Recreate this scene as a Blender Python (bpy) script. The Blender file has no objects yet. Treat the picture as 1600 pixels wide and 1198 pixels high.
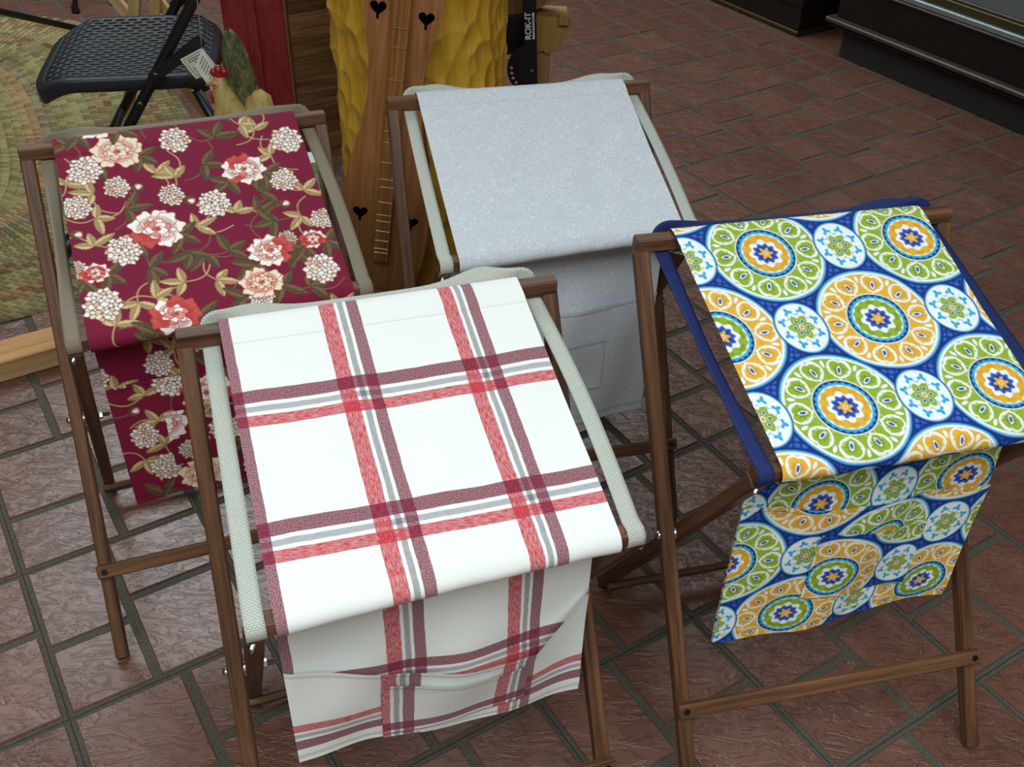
import bpy, bmesh, math, random
import numpy as np
from mathutils import Vector, Matrix

SC = bpy.context.scene
COL = SC.collection
random.seed(7)
RNG = np.random.default_rng(11)

# ------------------------------------------------------------------ camera, world, lights, exposure
FPX = 1603.98                      # focal length in pixels of a 1600 px wide frame
CAM_P = Vector((0.0, 0.0, 1.35339))
cam_d = bpy.data.cameras.new('camera')
cam_d.sensor_fit = 'HORIZONTAL'
cam_d.sensor_width = 36.0
cam_d.lens = FPX / 1600.0 * 36.0
cam_d.clip_start = 0.02
cam = bpy.data.objects.new('camera', cam_d)
cam.location = CAM_P
cam.rotation_euler = (0.912494, -0.021768, 0.0)
COL.objects.link(cam)
SC.camera = cam
CAM_R = cam.rotation_euler.to_matrix()

world = bpy.data.worlds.new('world')
SC.world = world
world.use_nodes = True
world.node_tree.nodes['Background'].inputs[0].default_value = (0.80, 0.90, 0.96, 1)
world.node_tree.nodes['Background'].inputs[1].default_value = 0.24


def area(name, loc, size, size_y, power, color, target=None):
    d = bpy.data.lights.new(name, 'AREA')
    d.shape = 'RECTANGLE'
    d.size, d.size_y = size, size_y
    d.energy = power
    d.color = color
    o = bpy.data.objects.new(name, d)
    o.location = loc
    if target is not None:
        v = Vector(target) - Vector(loc)
        o.rotation_euler = v.to_track_quat('-Z', 'Y').to_euler()
    COL.objects.link(o)
    return o


area('ceiling_skylight', (-1.0, 4.1, 2.95), 3.2, 2.2, 140, (0.86, 0.97, 1.0))
area('front_fill', (0.0, -0.9, 2.95), 3.6, 2.0, 150, (0.90, 0.98, 1.0))  # added fill light above and behind the camera, lifts the hanging sling fronts

SC.view_settings.view_transform = 'Standard'
SC.view_settings.look = 'None'
SC.view_settings.gamma = 1.0
SC.view_settings.use_curve_mapping = False
SC.view_settings.exposure = -0.2


# ------------------------------------------------------------------ helpers
def lin(c):
    c = np.asarray(c, float) / 255.0
    return np.where(c <= 0.04045, c / 12.92, ((c + 0.055) / 1.055) ** 2.4)


def L4(c):
    return tuple(lin(c)) + (1.0,)


def thing(name, label, cat, loc=(0, 0, 0), group=None):
    o = bpy.data.objects.new(name, None)
    o.empty_display_size = 0.05
    o.location = loc
    COL.objects.link(o)
    o['label'] = label
    o['category'] = cat
    if group:
        o['group'] = group
    return o


def world_loc(o):
    v = Vector((0, 0, 0))
    while o is not None:
        v += o.location
        o = o.parent
    return v


def link(name, me, mat, parent=None, loc=(0, 0, 0), rot=None, smooth=False):
    """link mesh as object; loc is in world space, parents are never rotated"""
    o = bpy.data.objects.new(name, me)
    if mat is not None and not me.materials:
        me.materials.append(mat)
    if smooth:
        me.polygons.foreach_set('use_smooth', [True] * len(me.polygons))
    loc = Vector(loc)
    if parent is not None:
        o.parent = parent
        loc = loc - world_loc(parent)
    o.location = loc
    if rot is not None:
        o.rotation_mode = 'QUATERNION'
        o.rotation_quaternion = rot
    COL.objects.link(o)
    return o


def tag(o, label=None, cat=None, group=None, kind=None):
    if label:
        o['label'] = label
    if cat:
        o['category'] = cat
    if group:
        o['group'] = group
    if kind:
        o['kind'] = kind
    return o


def mesh(name, verts, faces):
    me = bpy.data.meshes.new(name)
    me.from_pydata([tuple(v) for v in verts], [], faces)
    me.update()
    return me


def grid_mesh(name, P, closed_u=False, closed_v=False):
    """P: array (n, m, 3); fast quad grid"""
    n, m = P.shape[:2]
    idx = np.arange(n * m).reshape(n, m)
    if closed_u:
        idx = np.concatenate([idx, idx[:1]], 0)
    if closed_v:
        idx = np.concatenate([idx, idx[:, :1]], 1)
    q = np.stack([idx[:-1, :-1], idx[1:, :-1], idx[1:, 1:], idx[:-1, 1:]], -1).reshape(-1, 4)
    return arrays_mesh(name, P.reshape(-1, 3), q)


def arrays_mesh(name, V, Q):
    me = bpy.data.meshes.new(name)
    nv, nq = len(V), len(Q)
    me.vertices.add(nv)
    me.vertices.foreach_set('co', np.ascontiguousarray(V, dtype=np.float32).ravel())
    me.loops.add(nq * 4)
    me.loops.foreach_set('vertex_index', np.ascontiguousarray(Q, dtype=np.int32).ravel())
    me.polygons.add(nq)
    me.polygons.foreach_set('loop_start', np.arange(0, nq * 4, 4, dtype=np.int32))
    me.update(calc_edges=True)
    return me


def bm_mesh(name, bm):
    bmesh.ops.recalc_face_normals(bm, faces=bm.faces)
    me = bpy.data.meshes.new(name)
    bm.to_mesh(me)
    bm.free()
    return me


def add_prof(bm, rings, cap=True):
    """rings: list of lists of points -> lofted solid"""
    vs = [[bm.verts.new(p) for p in r] for r in rings]
    n = len(vs[0])
    for a, b in zip(vs[:-1], vs[1:]):
        for k in range(n):
            bm.faces.new((a[k], a[(k + 1) % n], b[(k + 1) % n], b[k]))
    if cap:
        bm.faces.new(vs[0][::-1])
        bm.faces.new(vs[-1])
    return vs


def chamf(w, h, c):
    a, b = w / 2, h / 2
    return [(-a + c, -b), (a - c, -b), (a, -b + c), (a, b - c), (a - c, b), (-a + c, b), (-a, b - c), (-a, -b + c)]


def bar_mesh(name, w, h, L, c=0.0022, ec=0.0015):
    bm = bmesh.new()
    rings = []
    for z, k in ((-L / 2, 1), (-L / 2 + ec, 0), (L / 2 - ec, 0), (L / 2, 1)):
        rings.append([(x, y, z) for x, y in chamf(w - 2 * ec * k, h - 2 * ec * k, c)])
    add_prof(bm, rings)
    return bm_mesh(name, bm)


def frame_quat(zdir, xhint):
    z = Vector(zdir).normalized()
    x = Vector(xhint)
    x = (x - z * x.dot(z)).normalized()
    y = z.cross(x)
    return Matrix((x, y, z)).transposed().to_quaternion()


def bar(name, p0, p1, w, h, mat, parent, xhint=(1, 0, 0), c=0.0022):
    p0, p1 = Vector(p0), Vector(p1)
    me = bar_mesh(name, w, h, (p1 - p0).length, c)
    return link(name, me, mat, parent, (p0 + p1) / 2, frame_quat(p1 - p0, xhint))


def box(name, x0, x1, y0, y1, z0, z1, mat, parent=None, c=0.002):
    L = z1 - z0
    me = bar_mesh(name, x1 - x0, y1 - y0, L, min(c, L / 4), min(c, L / 4))
    return link(name, me, mat, parent, ((x0 + x1) / 2, (y0 + y1) / 2, (z0 + z1) / 2))


def tube(name, pts, r, mat, parent, n=12, closed=False, caps=True):
    """round tube along world-space points"""
    P = [Vector(p) for p in pts]
    base = world_loc(parent) if parent else Vector()
    bm = bmesh.new()
    rings = []
    up = Vector((0, 0, 1))
    d0 = (P[1] - P[0]).normalized()
    x = d0.cross(up if abs(d0.z) < .95 else Vector((1, 0, 0))).normalized()
    for i, p in enumerate(P):
        d = (P[min(i + 1, len(P) - 1)] - P[max(i - 1, 0)]).normalized()
        x = (x - d * x.dot(d)).normalized()
        y = d.cross(x)
        rr = r[i] if isinstance(r, (list, tuple)) else r
        rings.append([p - base + (x * math.cos(2 * math.pi * k / n) + y * math.sin(2 * math.pi * k / n)) * rr for k in range(n)])
    add_prof(bm, rings, caps)
    o = bpy.data.objects.new(name, bm_mesh(name, bm))
    o.data.materials.append(mat)
    o.data.polygons.foreach_set('use_smooth', [len(p.vertices) == 4 for p in o.data.polygons])
    if parent:
        o.parent = parent
    COL.objects.link(o)
    return o


def lathe_mesh(name, prof, n=20):
    """prof: list (r, z)"""
    bm = bmesh.new()
    rings = [[(r * math.cos(2 * math.pi * k / n), r * math.sin(2 * math.pi * k / n), z) for k in range(n)] for r, z in prof]
    add_prof(bm, rings)
    return bm_mesh(name, bm)


# ------------------------------------------------------------------ materials
class NT:
    def __init__(self, name):
        self.m = bpy.data.materials.new(name)
        self.m.use_nodes = True
        self.t = self.m.node_tree
        self.b = self.t.nodes['Principled BSDF']

    def n(self, typ, **kw):
        nd = self.t.nodes.new(typ)
        for k, v in kw.items():
            if k.startswith('_'):
                setattr(nd, k[1:], v)
        return nd

    def put(self, sock, v):
        if isinstance(v, bpy.types.NodeSocket):
            self.t.links.new(v, sock)
        elif v is not None:
            sock.default_value = v

    def math(self, op, a, b=None, c=None, clamp=False):
        nd = self.n('ShaderNodeMath', _operation=op, _use_clamp=clamp)
        for i, v in enumerate((a, b, c)):
            if v is not None:
                self.put(nd.inputs[i], v)
        return nd.outputs[0]

    def mix(self, f, a, b, blend='MIX'):
        nd = self.n('ShaderNodeMix', _data_type='RGBA', _blend_type=blend)
        self.put(nd.inputs[0], f)
        self.put(nd.inputs[6], a)
        self.put(nd.inputs[7], b)
        return nd.outputs[2]

    def noise(self, vec, scale, detail=3, rough=.55, dist=0.0, dim='3D'):
        nd = self.n('ShaderNodeTexNoise', _noise_dimensions=dim)
        self.put(nd.inputs['Vector'], vec)
        self.put(nd.inputs['Scale'], scale)
        self.put(nd.inputs['Detail'], detail)
        self.put(nd.inputs['Roughness'], rough)
        self.put(nd.inputs['Distortion'], dist)
        return nd.outputs['Fac']

    def coord(self, which='Object'):
        return self.n('ShaderNodeTexCoord').outputs[which]

    def mapping(self, vec, scale=(1, 1, 1), loc=(0, 0, 0), rot=(0, 0, 0)):
        nd = self.n('ShaderNodeMapping')
        self.put(nd.inputs[0], vec)
        self.put(nd.inputs['Scale'], scale)
        self.put(nd.inputs['Location'], loc)
        self.put(nd.inputs['Rotation'], rot)
        return nd.outputs[0]

    def ramp(self, f, stops, interp='LINEAR'):
        nd = self.n('ShaderNodeValToRGB')
        nd.color_ramp.interpolation = interp
        els = nd.color_ramp.elements
        while len(els) > 1:
            els.remove(els[-1])
        els[0].position, els[0].color = stops[0]
        for p, c in stops[1:]:
            e = els.new(p)
            e.color = c
        self.put(nd.inputs[0], f)
        return nd.outputs[0]

    def bump(self, h, strength=.3, dist=.002):
        nd = self.n('ShaderNodeBump')
        self.put(nd.inputs['Height'], h)
        nd.inputs['Strength'].default_value = strength
        nd.inputs['Distance'].default_value = dist
        self.t.links.new(nd.outputs[0], self.b.inputs['Normal'])

    def set(self, base=None, rough=None, metal=None, spec=None, coat=None, sheen=None):
        if base is not None:
            self.put(self.b.inputs['Base Color'], base)
        if rough is not None:
            self.put(self.b.inputs['Roughness'], rough)
        if metal is not None:
            self.put(self.b.inputs['Metallic'], metal)
        if spec is not None:
            self.put(self.b.inputs['Specular IOR Level'], spec)
        if coat is not None:
            self.put(self.b.inputs['Coat Weight'], coat)
        if sheen is not None:
            self.put(self.b.inputs['Sheen Weight'], sheen)
        return self.m

    def rnd(self):
        return self.n('ShaderNodeObjectInfo').outputs['Random']


def plain(name, c, rough=.5, metal=0, spec=.5):
    t = NT(name)
    co = t.coord()
    f = t.noise(co, 40, 2)
    k = lin(c)
    col = t.ramp(f, [(.3, tuple(k * .9) + (1,)), (.7, tuple(np.minimum(k * 1.1, 1)) + (1,))])
    return t.set(col, rough, metal, spec)


def wood(name, dark, light, rough=.45, grain=(60, 60, 3.0), var=.25, spec=.4):
    """grain runs along local Z"""
    t = NT(name)
    co = t.coord()
    r = t.rnd()
    off = t.n('ShaderNodeCombineXYZ')
    t.put(off.inputs[0], t.math('MULTIPLY', r, 7.3))
    t.put(off.inputs[1], t.math('MULTIPLY', r, 3.1))
    t.put(off.inputs[2], t.math('MULTIPLY', r, 11.7))
    add = t.n('ShaderNodeVectorMath', _operation='ADD')
    t.put(add.inputs[0], co)
    t.put(add.inputs[1], off.outputs[0])
    v = t.mapping(add.outputs[0], grain)
    f = t.noise(v, 1.0, 4, .6, .6)
    fine = t.noise(t.mapping(add.outputs[0], tuple(g * 8 for g in grain)), 1.0, 2, .5)
    f2 = t.math('ADD', t.math('MULTIPLY', f, .75), t.math('MULTIPLY', fine, .25))
    col = t.ramp(f2, [(.32, L4(dark)), (.68, L4(light))])
    k = t.math('ADD', t.math('MULTIPLY', r, var), 1 - var / 2)
    cc = t.n('ShaderNodeCombineColor')
    for i in range(3):
        t.put(cc.inputs[i], k)
    col = t.mix(1.0, col, cc.outputs[0], 'MULTIPLY')
    t.bump(f2, .25, .0008)
    return t.set(col, rough, 0, spec)


M = {}
M['walnut'] = wood('walnut', (48, 30, 20), (122, 84, 57), .45, (75, 75, 3.0), .25, .25)
M['steel'] = plain('zinc_steel', (190, 195, 200), .28, 1)
M['screw'] = plain('black_screw', (45, 45, 45), .4, .7)
M['black_plastic'] = plain('black_plastic', (32, 36, 42), .42)
M['black_metal'] = plain('black_metal', (18, 18, 20), .4)
M['pine'] = wood('pine', (170, 138, 92), (205, 175, 128), .6, var=.15)
M['tan_board'] = wood('tan_board', (150, 98, 45), (205, 155, 95), .5, var=.1)
M['pale_board'] = wood('pale_board', (150, 118, 78), (190, 155, 110), .6, var=.1)


def web_mat(name, c, c2):
    t = NT(name)
    uv = t.coord('UV')
    wv = t.n('ShaderNodeTexBrick')
    t.put(wv.inputs['Vector'], uv)
    wv.inputs['Scale'].default_value = 1.0
    wv.inputs['Brick Width'].default_value = .0042
    wv.inputs['Row Height'].default_value = .0021
    wv.inputs['Mortar Size'].default_value = .00035
    wv.inputs['Mortar Smooth'].default_value = .6
    wv.inputs['Color1'].default_value = L4(c)
    wv.inputs['Color2'].default_value = tuple(lin(c) * .93) + (1,)
    wv.inputs['Mortar'].default_value = L4(c2)
    t.bump(t.math('SUBTRACT', 1.0, wv.outputs['Fac']), .5, .0006)
    return t.set(wv.outputs['Color'], .75, 0, .3)


M['strap_grey'] = web_mat('webbing_grey', (208, 212, 202), (134, 138, 128))
M['strap_taupe'] = web_mat('webbing_taupe', (150, 138, 118), (95, 86, 70))
M['strap_navy'] = web_mat('webbing_navy', (34, 52, 112), (18, 28, 66))


def weave_bump(t, uv, scale=1400, s=.25):
    w = t.n('ShaderNodeTexChecker')
    t.put(w.inputs['Vector'], uv)
    w.inputs['Scale'].default_value = scale
    n = t.noise(uv, 900, 2)
    t.bump(t.math('ADD', t.math('MULTIPLY', w.outputs['Fac'], .4), n), s, .0004)


def stripe(t, x, a, b, e=.0006):
    """1 inside [a, b]"""
    up = t.math('DIVIDE', t.math('SUBTRACT', x, a), e, clamp=True)
    dn = t.math('DIVIDE', t.math('SUBTRACT', b, x), e, clamp=True)
    return t.math('MULTIPLY', up, dn)


def union(t, fs):
    r = fs[0]
    for f in fs[1:]:
        r = t.math('MAXIMUM', r, f)
    return r


def seam_line(t, uv, c):
    """stitched thread line under the rail sleeve"""
    sp = t.n('ShaderNodeSeparateXYZ')
    t.put(sp.inputs[0], uv)
    dash = t.math('GREATER_THAN', t.math('FRACT', t.math('MULTIPLY', sp.outputs[0], 300.0)), .35)
    f = t.math('MULTIPLY', stripe(t, sp.outputs[1], .0335, .0350, .0003), dash)
    return t.mix(t.math('MULTIPLY', f, .35), c, L4((120, 122, 124)))


def plaid_mat():
    t = NT('plaid_cotton')
    uv = t.coord('UV')
    sp = t.n('ShaderNodeSeparateXYZ')
    t.put(sp.inputs[0], uv)
    wob = t.noise(t.mapping(uv, (30, 30, 1)), 1.0, 2)
    x = t.math('ADD', sp.outputs[0], t.math('MULTIPLY', t.math('SUBTRACT', wob, .5), .0022))
    y = t.math('ADD', sp.outputs[1], t.math('MULTIPLY', t.math('SUBTRACT', wob, .5), .0022))
    py = .164
    ym = t.math('MODULO', t.math('ADD', y, py * 2), py)      # stripe groups repeat down the cloth
    xm = x
    red_v = union(t, [stripe(t, xm, -.0645, -.0465), stripe(t, xm, .077, .0935)])
    gry_v = union(t, [stripe(t, xm, -.0432, -.0362), stripe(t, xm, .0965, .1030)])
    plm_v = union(t, [stripe(t, xm, -.0330, -.0195), stripe(t, xm, .1060, .1195), stripe(t, xm, -.190, -.1655)])
    plm_h = stripe(t, ym, .1015, .1185)
    gry_h = stripe(t, ym, .1228, .1305)
    red_h = stripe(t, ym, .1345, .1490)
    white = L4((238, 240, 236))
    red = L4((196, 52, 66))
    plm = L4((124, 20, 56))
    gry = L4((168, 168, 172))
    # heathered threads: streaky vertical, speckled elsewhere
    st_v = t.noise(t.mapping(uv, (900, 120, 1)), 1.0, 2, .7)
    st_h = t.noise(t.mapping(uv, (120, 900, 1)), 1.0, 2, .7)
    spk = t.noise(uv, 750, 2, .8)

    def heather(n, lo=.38, hi=.62, mn=.66):
        f = t.math('DIVIDE', t.math('SUBTRACT', n, lo), hi - lo, clamp=True)
        return t.math('ADD', mn, t.math('MULTIPLY', f, 1 - mn))
    c = white
    c = t.mix(t.math('MULTIPLY', gry_h, heather(st_h, mn=.8)), c, gry)
    c = t.mix(t.math('MULTIPLY', gry_v, heather(st_v, mn=.8)), c, gry, 'MULTIPLY')
    c = t.mix(t.math('MULTIPLY', red_h, heather(st_h)), c, red, 'MIX')
    c = t.mix(t.math('MULTIPLY', red_v, heather(st_v)), c, red, 'MIX')
    c = t.mix(t.math('MULTIPLY', plm_h, heather(spk, mn=.72)), c, plm, 'MIX')
    c = t.mix(t.math('MULTIPLY', plm_v, heather(spk, mn=.66)), c, plm, 'MIX')
    c = seam_line(t, uv, c)
    weave_bump(t, uv)
    return t.set(c, .9, 0, .2, sheen=.1)


def grey_mat():
    t = NT('grey_slub_cotton')
    uv = t.coord('UV')
    a = t.noise(t.mapping(uv, (720, 90, 1)), 1.0, 3, .7)
    b = t.noise(t.mapping(uv, (90, 720, 1)), 1.0, 3, .7)
    big = t.noise(uv, 28, 2)
    k = t.math('MAXIMUM', t.math('SUBTRACT', a, .52), t.math('SUBTRACT', b, .52))
    k = t.math('MULTIPLY', t.math('MULTIPLY', k, 5.0, clamp=True), t.math('MULTIPLY', big, 1.5, clamp=True), clamp=True)
    c = t.mix(k, L4((196, 201, 208)), L4((250, 251, 252)))
    c = seam_line(t, uv, c)
    weave_bump(t, uv)
    return t.set(c, .85, 0, .25)


def print_mat(name):
    t = NT(name)
    a = t.n('ShaderNodeVertexColor', _layer_name='print')
    uv = t.coord('UV')
    weave_bump(t, uv)
    return t.set(a.outputs[0], .8, 0, .25)


M['plaid'] = plaid_mat()
M['grey'] = grey_mat()
M['floral'] = print_mat('burgundy_floral_cotton')
M['medallion'] = print_mat('blue_medallion_cotton')


# ------------------------------------------------------------------ fabric prints (painted in metres over s = across, t = along)
def sstep(a, b, x):
    k = np.clip((x - a) / (b - a), 0, 1)
    return k * k * (3 - 2 * k)


def hash2(i, j):
    return np.mod(np.sin(i * 127.1 + j * 311.7) * 43758.5453, 1.0)


def vnoise(x, y):
    i, j = np.floor(x), np.floor(y)
    u, v = x - i, y - j
    u, v = u * u * (3 - 2 * u), v * v * (3 - 2 * v)
    return (hash2(i, j) * (1 - u) + hash2(i + 1, j) * u) * (1 - v) + (hash2(i, j + 1) * (1 - u) + hash2(i + 1, j + 1) * u) * v


def medallion_print(s, t):
    navy, blue = lin((22, 52, 128)), lin((52, 100, 196))
    white, cyan, sky = lin((240, 246, 244)), lin((40, 168, 226)), lin((86, 178, 226))
    green, dgreen, lgreen = lin((150, 178, 48)), lin((96, 134, 26)), lin((178, 200, 92))
    yel, dyel, lyel = lin((232, 178, 54)), lin((206, 142, 34)), lin((244, 206, 112))
    col = np.empty(s.shape + (3,))
    col[:] = navy

    def put(mask, c):
        m = np.clip(mask, 0, 1)[..., None]
        col[:] = col * (1 - m) + c * m
    row = np.round((t - .051) / .119)
    odd = np.mod(row, 2)
    best = np.full(s.shape, 9.0)
    lx = np.zeros_like(s)
    ly = np.zeros_like(s)
    lod = np.zeros_like(s)
    for dr in (-1, 0, 1):
        r = row + dr
        o = np.mod(r, 2)
        cx0 = np.where(o > .5, .033, -.069)
        cx = cx0 + np.round((s - cx0) / .208) * .208
        cy = .051 + r * .119
        d = np.hypot(s - cx, t - cy)
        m = d < best
        best = np.where(m, d, best)
        lx = np.where(m, s - cx, lx)
        ly = np.where(m, t - cy, ly)
        lod = np.where(m, o, lod)
    # small medallions
    sb = np.full(s.shape, 9.0)
    sx = np.zeros_like(s)
    sy = np.zeros_like(s)
    for dr in (-1, 0, 1):
        r = row + dr
        o = np.mod(r, 2)
        cx0 = np.where(o > .5, .033, -.069) + .104
        cx = cx0 + np.round((s - cx0) / .208) * .208
        cy = .051 + r * .119
        ex, ey = (s - cx) / .0315, (t - cy) / .0365
        d = np.hypot(ex, ey)
        m = d < sb
        sb = np.where(m, d, sb)
        sx = np.where(m, ex, sx)
        sy = np.where(m, ey, sy)
    # mid blue trefoils in the gaps
    gx, gy = np.mod(s * 1000 + t * 300, 9) - 4.5, np.mod(t * 1000 - s * 300, 9) - 4.5
    tre = (np.hypot(gx, gy) < 3.6) & (best > .081) & (sb > 1.16)
    put(sstep(.0, 1, tre * 1.0), blue)
    A = np.arctan2(ly, lx)
    r = best / .0745
    w = .012

    def disc(rr, c, f=None):
        put(sstep(rr + w, rr - w, r if f is None else f), c)
    y = (lod > .5)[..., None]
    body, dark, light = np.where(y, yel, green), np.where(y, dyel, dgreen), np.where(y, lyel, lgreen)
    ib, idk = np.where(y, green, yel), np.where(y, dgreen, dyel)
    disc(1.035, sky)
    disc(1.0, white)
    disc(.955, body)
    # hearts round the band
    n = 10
    k = np.round(A / (2 * np.pi / n))
    da = A - k * 2 * np.pi / n
    u = da * r
    v = r - .735
    hu, hv = np.abs(u) / .262, (v + .01) / .25
    heart = (hu ** 2 + (hv - .35 * np.sqrt(hu + 1e-6)) ** 2) ** .5
    put(sstep(.80, .74, heart), white)
    sc = .60 + .05 * np.cos(np.arctan2(hv, u) * 7)
    put(sstep(sc + .03, sc - .03, heart), body)
    put(sstep(.75, .2, np.hypot(u / .16, (v - .01) / .17) + .12 * np.cos(np.arctan2(v, u) * 9)) * .9, dark)
    leaf = np.hypot(u / .028, (v + .005) / .062)
    put(sstep(1.5, 1.3, leaf), white)
    put(sstep(1.0, .8, leaf), lin((40, 84, 190)))
    # leaf between hearts
    k2 = np.round(A / (2 * np.pi / n) - .5) + .5
    u2 = (A - k2 * 2 * np.pi / n) * r
    l2 = np.hypot(u2 / .035, (r - .86) / .07)
    put(sstep(1.0, .8, l2), white)
    put(sstep(.07, .0, np.abs(np.hypot(u2 / .12, (r - .66) / .13) - 1)) * .6 * (r > .55) * (r < .80), white)
    # inner rosette
    disc(.535 + 0 * A, white)
    disc(.515, lin((20, 44, 100)))
    sc = .475 + .014 * np.cos(A * 26)
    disc(0, cyan, r - sc)
    disc(.425, white)
    disc(.405 + .012 * np.cos(A * 16), ib)
    put(sstep(.05, .0, np.abs(r - .34)) * .55 * (np.cos(A * 8) > -.2), idk)
    disc(0, white, r - (.275 + .03 * np.cos(A * 8)))
    disc(0, lin((52, 92, 204)), r - (.205 + .022 * np.cos(A * 10)))
    disc(0, lin((30, 56, 150)), r - (.15 + .02 * np.cos(A * 10)))
    disc(0, yel, r - (.105 + .03 * np.cos(A * 6)))
    disc(.035, white)
    disc(.022, dyel)
    # small ones
    SA = np.arctan2(sy, sx)
    w2 = .03

    def sd(rr, c, f=None):
        put(sstep(rr + w2, rr - w2, sb if f is None else f), c)
    sd(1.10, navy)
    sd(1.05, sky)
    sd(1.0, white)
    kk = np.round(SA / (2 * np.pi / 8) - .5) + .5
    du = (SA - kk * 2 * np.pi / 8) * sb
    lf = np.minimum(np.hypot(du / .075, (sb - .80) / .12), np.minimum(np.hypot((du - .10) / .09, (sb - .70) / .06), np.hypot((du + .10) / .09, (sb - .70) / .06)))
    put(sstep(1.15, .85, lf), cyan)
    put(sstep(.03, .01, np.abs(sb - .62 - .10 * np.cos(SA * 8 + np.pi))), sky)
    kk = np.round(SA / (2 * np.pi / 6))
    du = (SA - kk * 2 * np.pi / 6) * sb
    pet = np.hypot(du / .19, (sb - .31) / .22)
    put(sstep(1.05 + .12 * np.cos(np.arctan2(sb - .3, du) * 5), .9, pet), green)
    put(sstep(1.3, 1.1, np.hypot(du / .055, (sb - .27) / .075)), white)
    put(sstep(1.0, .7, np.hypot(du / .06, (sb - .27) / .085)), lin((52, 92, 204)))
    sd(.11, white)
    sd(.075, lin((236, 150, 48)))
    # watercolour mottling of the print
    mot = .93 + .14 * vnoise(s * 420, t * 420)
    col *= mot[..., None]
    return np.clip(col, 0, 1)


class Canvas:
    """paints shapes in metres on a regular (row = t, col = s) raster"""

    def __init__(self, s0, s1, t0, t1, d, bg):
        self.s0, self.t0, self.d = s0, t0, d
        self.s = np.arange(s0, s1 + d, d)
        self.t = np.arange(t0, t1 + d, d)
        self.c = np.empty((len(self.t), len(self.s), 3))
        self.c[:] = lin(bg)

    def win(self, x, y, r):
        i0, i1 = int((y - r - self.t0) / self.d), int((y + r - self.t0) / self.d) + 2
        j0, j1 = int((x - r - self.s0) / self.d), int((x + r - self.s0) / self.d) + 2
        i0, j0 = max(i0, 0), max(j0, 0)
        i1, j1 = min(i1, len(self.t)), min(j1, len(self.s))
        if i1 <= i0 or j1 <= j0:
            return None
        S, T = np.meshgrid(self.s[j0:j1] - x, self.t[i0:i1] - y)
        return (slice(i0, i1), slice(j0, j1)), S, T

    def put(self, sl, m, c):
        m = np.clip(m, 0, 1)[..., None]
        self.c[sl] = self.c[sl] * (1 - m) + c * m

    def ell(self, x, y, a, b, ang, c, edge=None, lob=0, nl=5, ph=0, soft=.0006):
        w = self.win(x, y, max(a, b) * (1 + abs(lob)) + .001)
        if w is None:
            return
        sl, S, T = w
        ca, sa = math.cos(ang), math.sin(ang)
        u, v = (S * ca + T * sa) / a, (-S * sa + T * ca) / b
        r = np.hypot(u, v)
        if lob:
            r = r / (1 + lob * np.cos(np.arctan2(v, u) * nl + ph))
        e = soft / min(a, b)
        if edge is not None:
            self.put(sl, sstep(1 + e, 1 - e, r), edge)
            k = 1 - .0011 / min(a, b)
            self.put(sl, sstep(k + e, k - e, r), c)
        else:
            self.put(sl, sstep(1 + e, 1 - e, r), c)

    def leaf(self, x, y, L, W, ang, c, dark, split=True, ser=.12):
        """leaf from (x, y) along ang"""
        cx, cy = x + math.cos(ang) * L / 2, y + math.sin(ang) * L / 2
        w = self.win(cx, cy, L / 2 + W)
        if w is None:
            return
        sl, S, T = w
        ca, sa = math.cos(ang), math.sin(ang)
        u, v = (S * ca + T * sa) / L + .5, (-S * sa + T * ca)
        uu = np.clip(u, 0, 1)
        half = W / 2 * (np.sin(np.pi * uu ** .8) ** .8) * (1 + ser * np.sin(uu * 34 + 1.5))
        d = np.abs(v) - half
        ins = (u > 0) & (u < 1)
        m = sstep(.0005, -.0005, d) * ins
        self.put(sl, sstep(.0011, .0002, d) * ins, dark * .8)
        self.put(sl, m, c)
        if split:
            self.put(sl, m * (v > 0) * .55, dark)
        vein = (np.abs(v) < .0005) | (np.abs(np.mod(uu * 7 - np.abs(v) / W * 3, 1) - .5) > .43)
        self.put(sl, m * vein * .75, dark * .7)

    def stem(self, x0, y0, x1, y1, bend, c, wd=.0009):
        n = 40
        for k in range(n + 1):
            f = k / n
            px = x0 + (x1 - x0) * f - (y1 - y0) * bend * math.sin(math.pi * f)
            py = y0 + (y1 - y0) * f + (x1 - x0) * bend * math.sin(math.pi * f)
            self.ell(px, py, wd, wd, 0, c)


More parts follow.
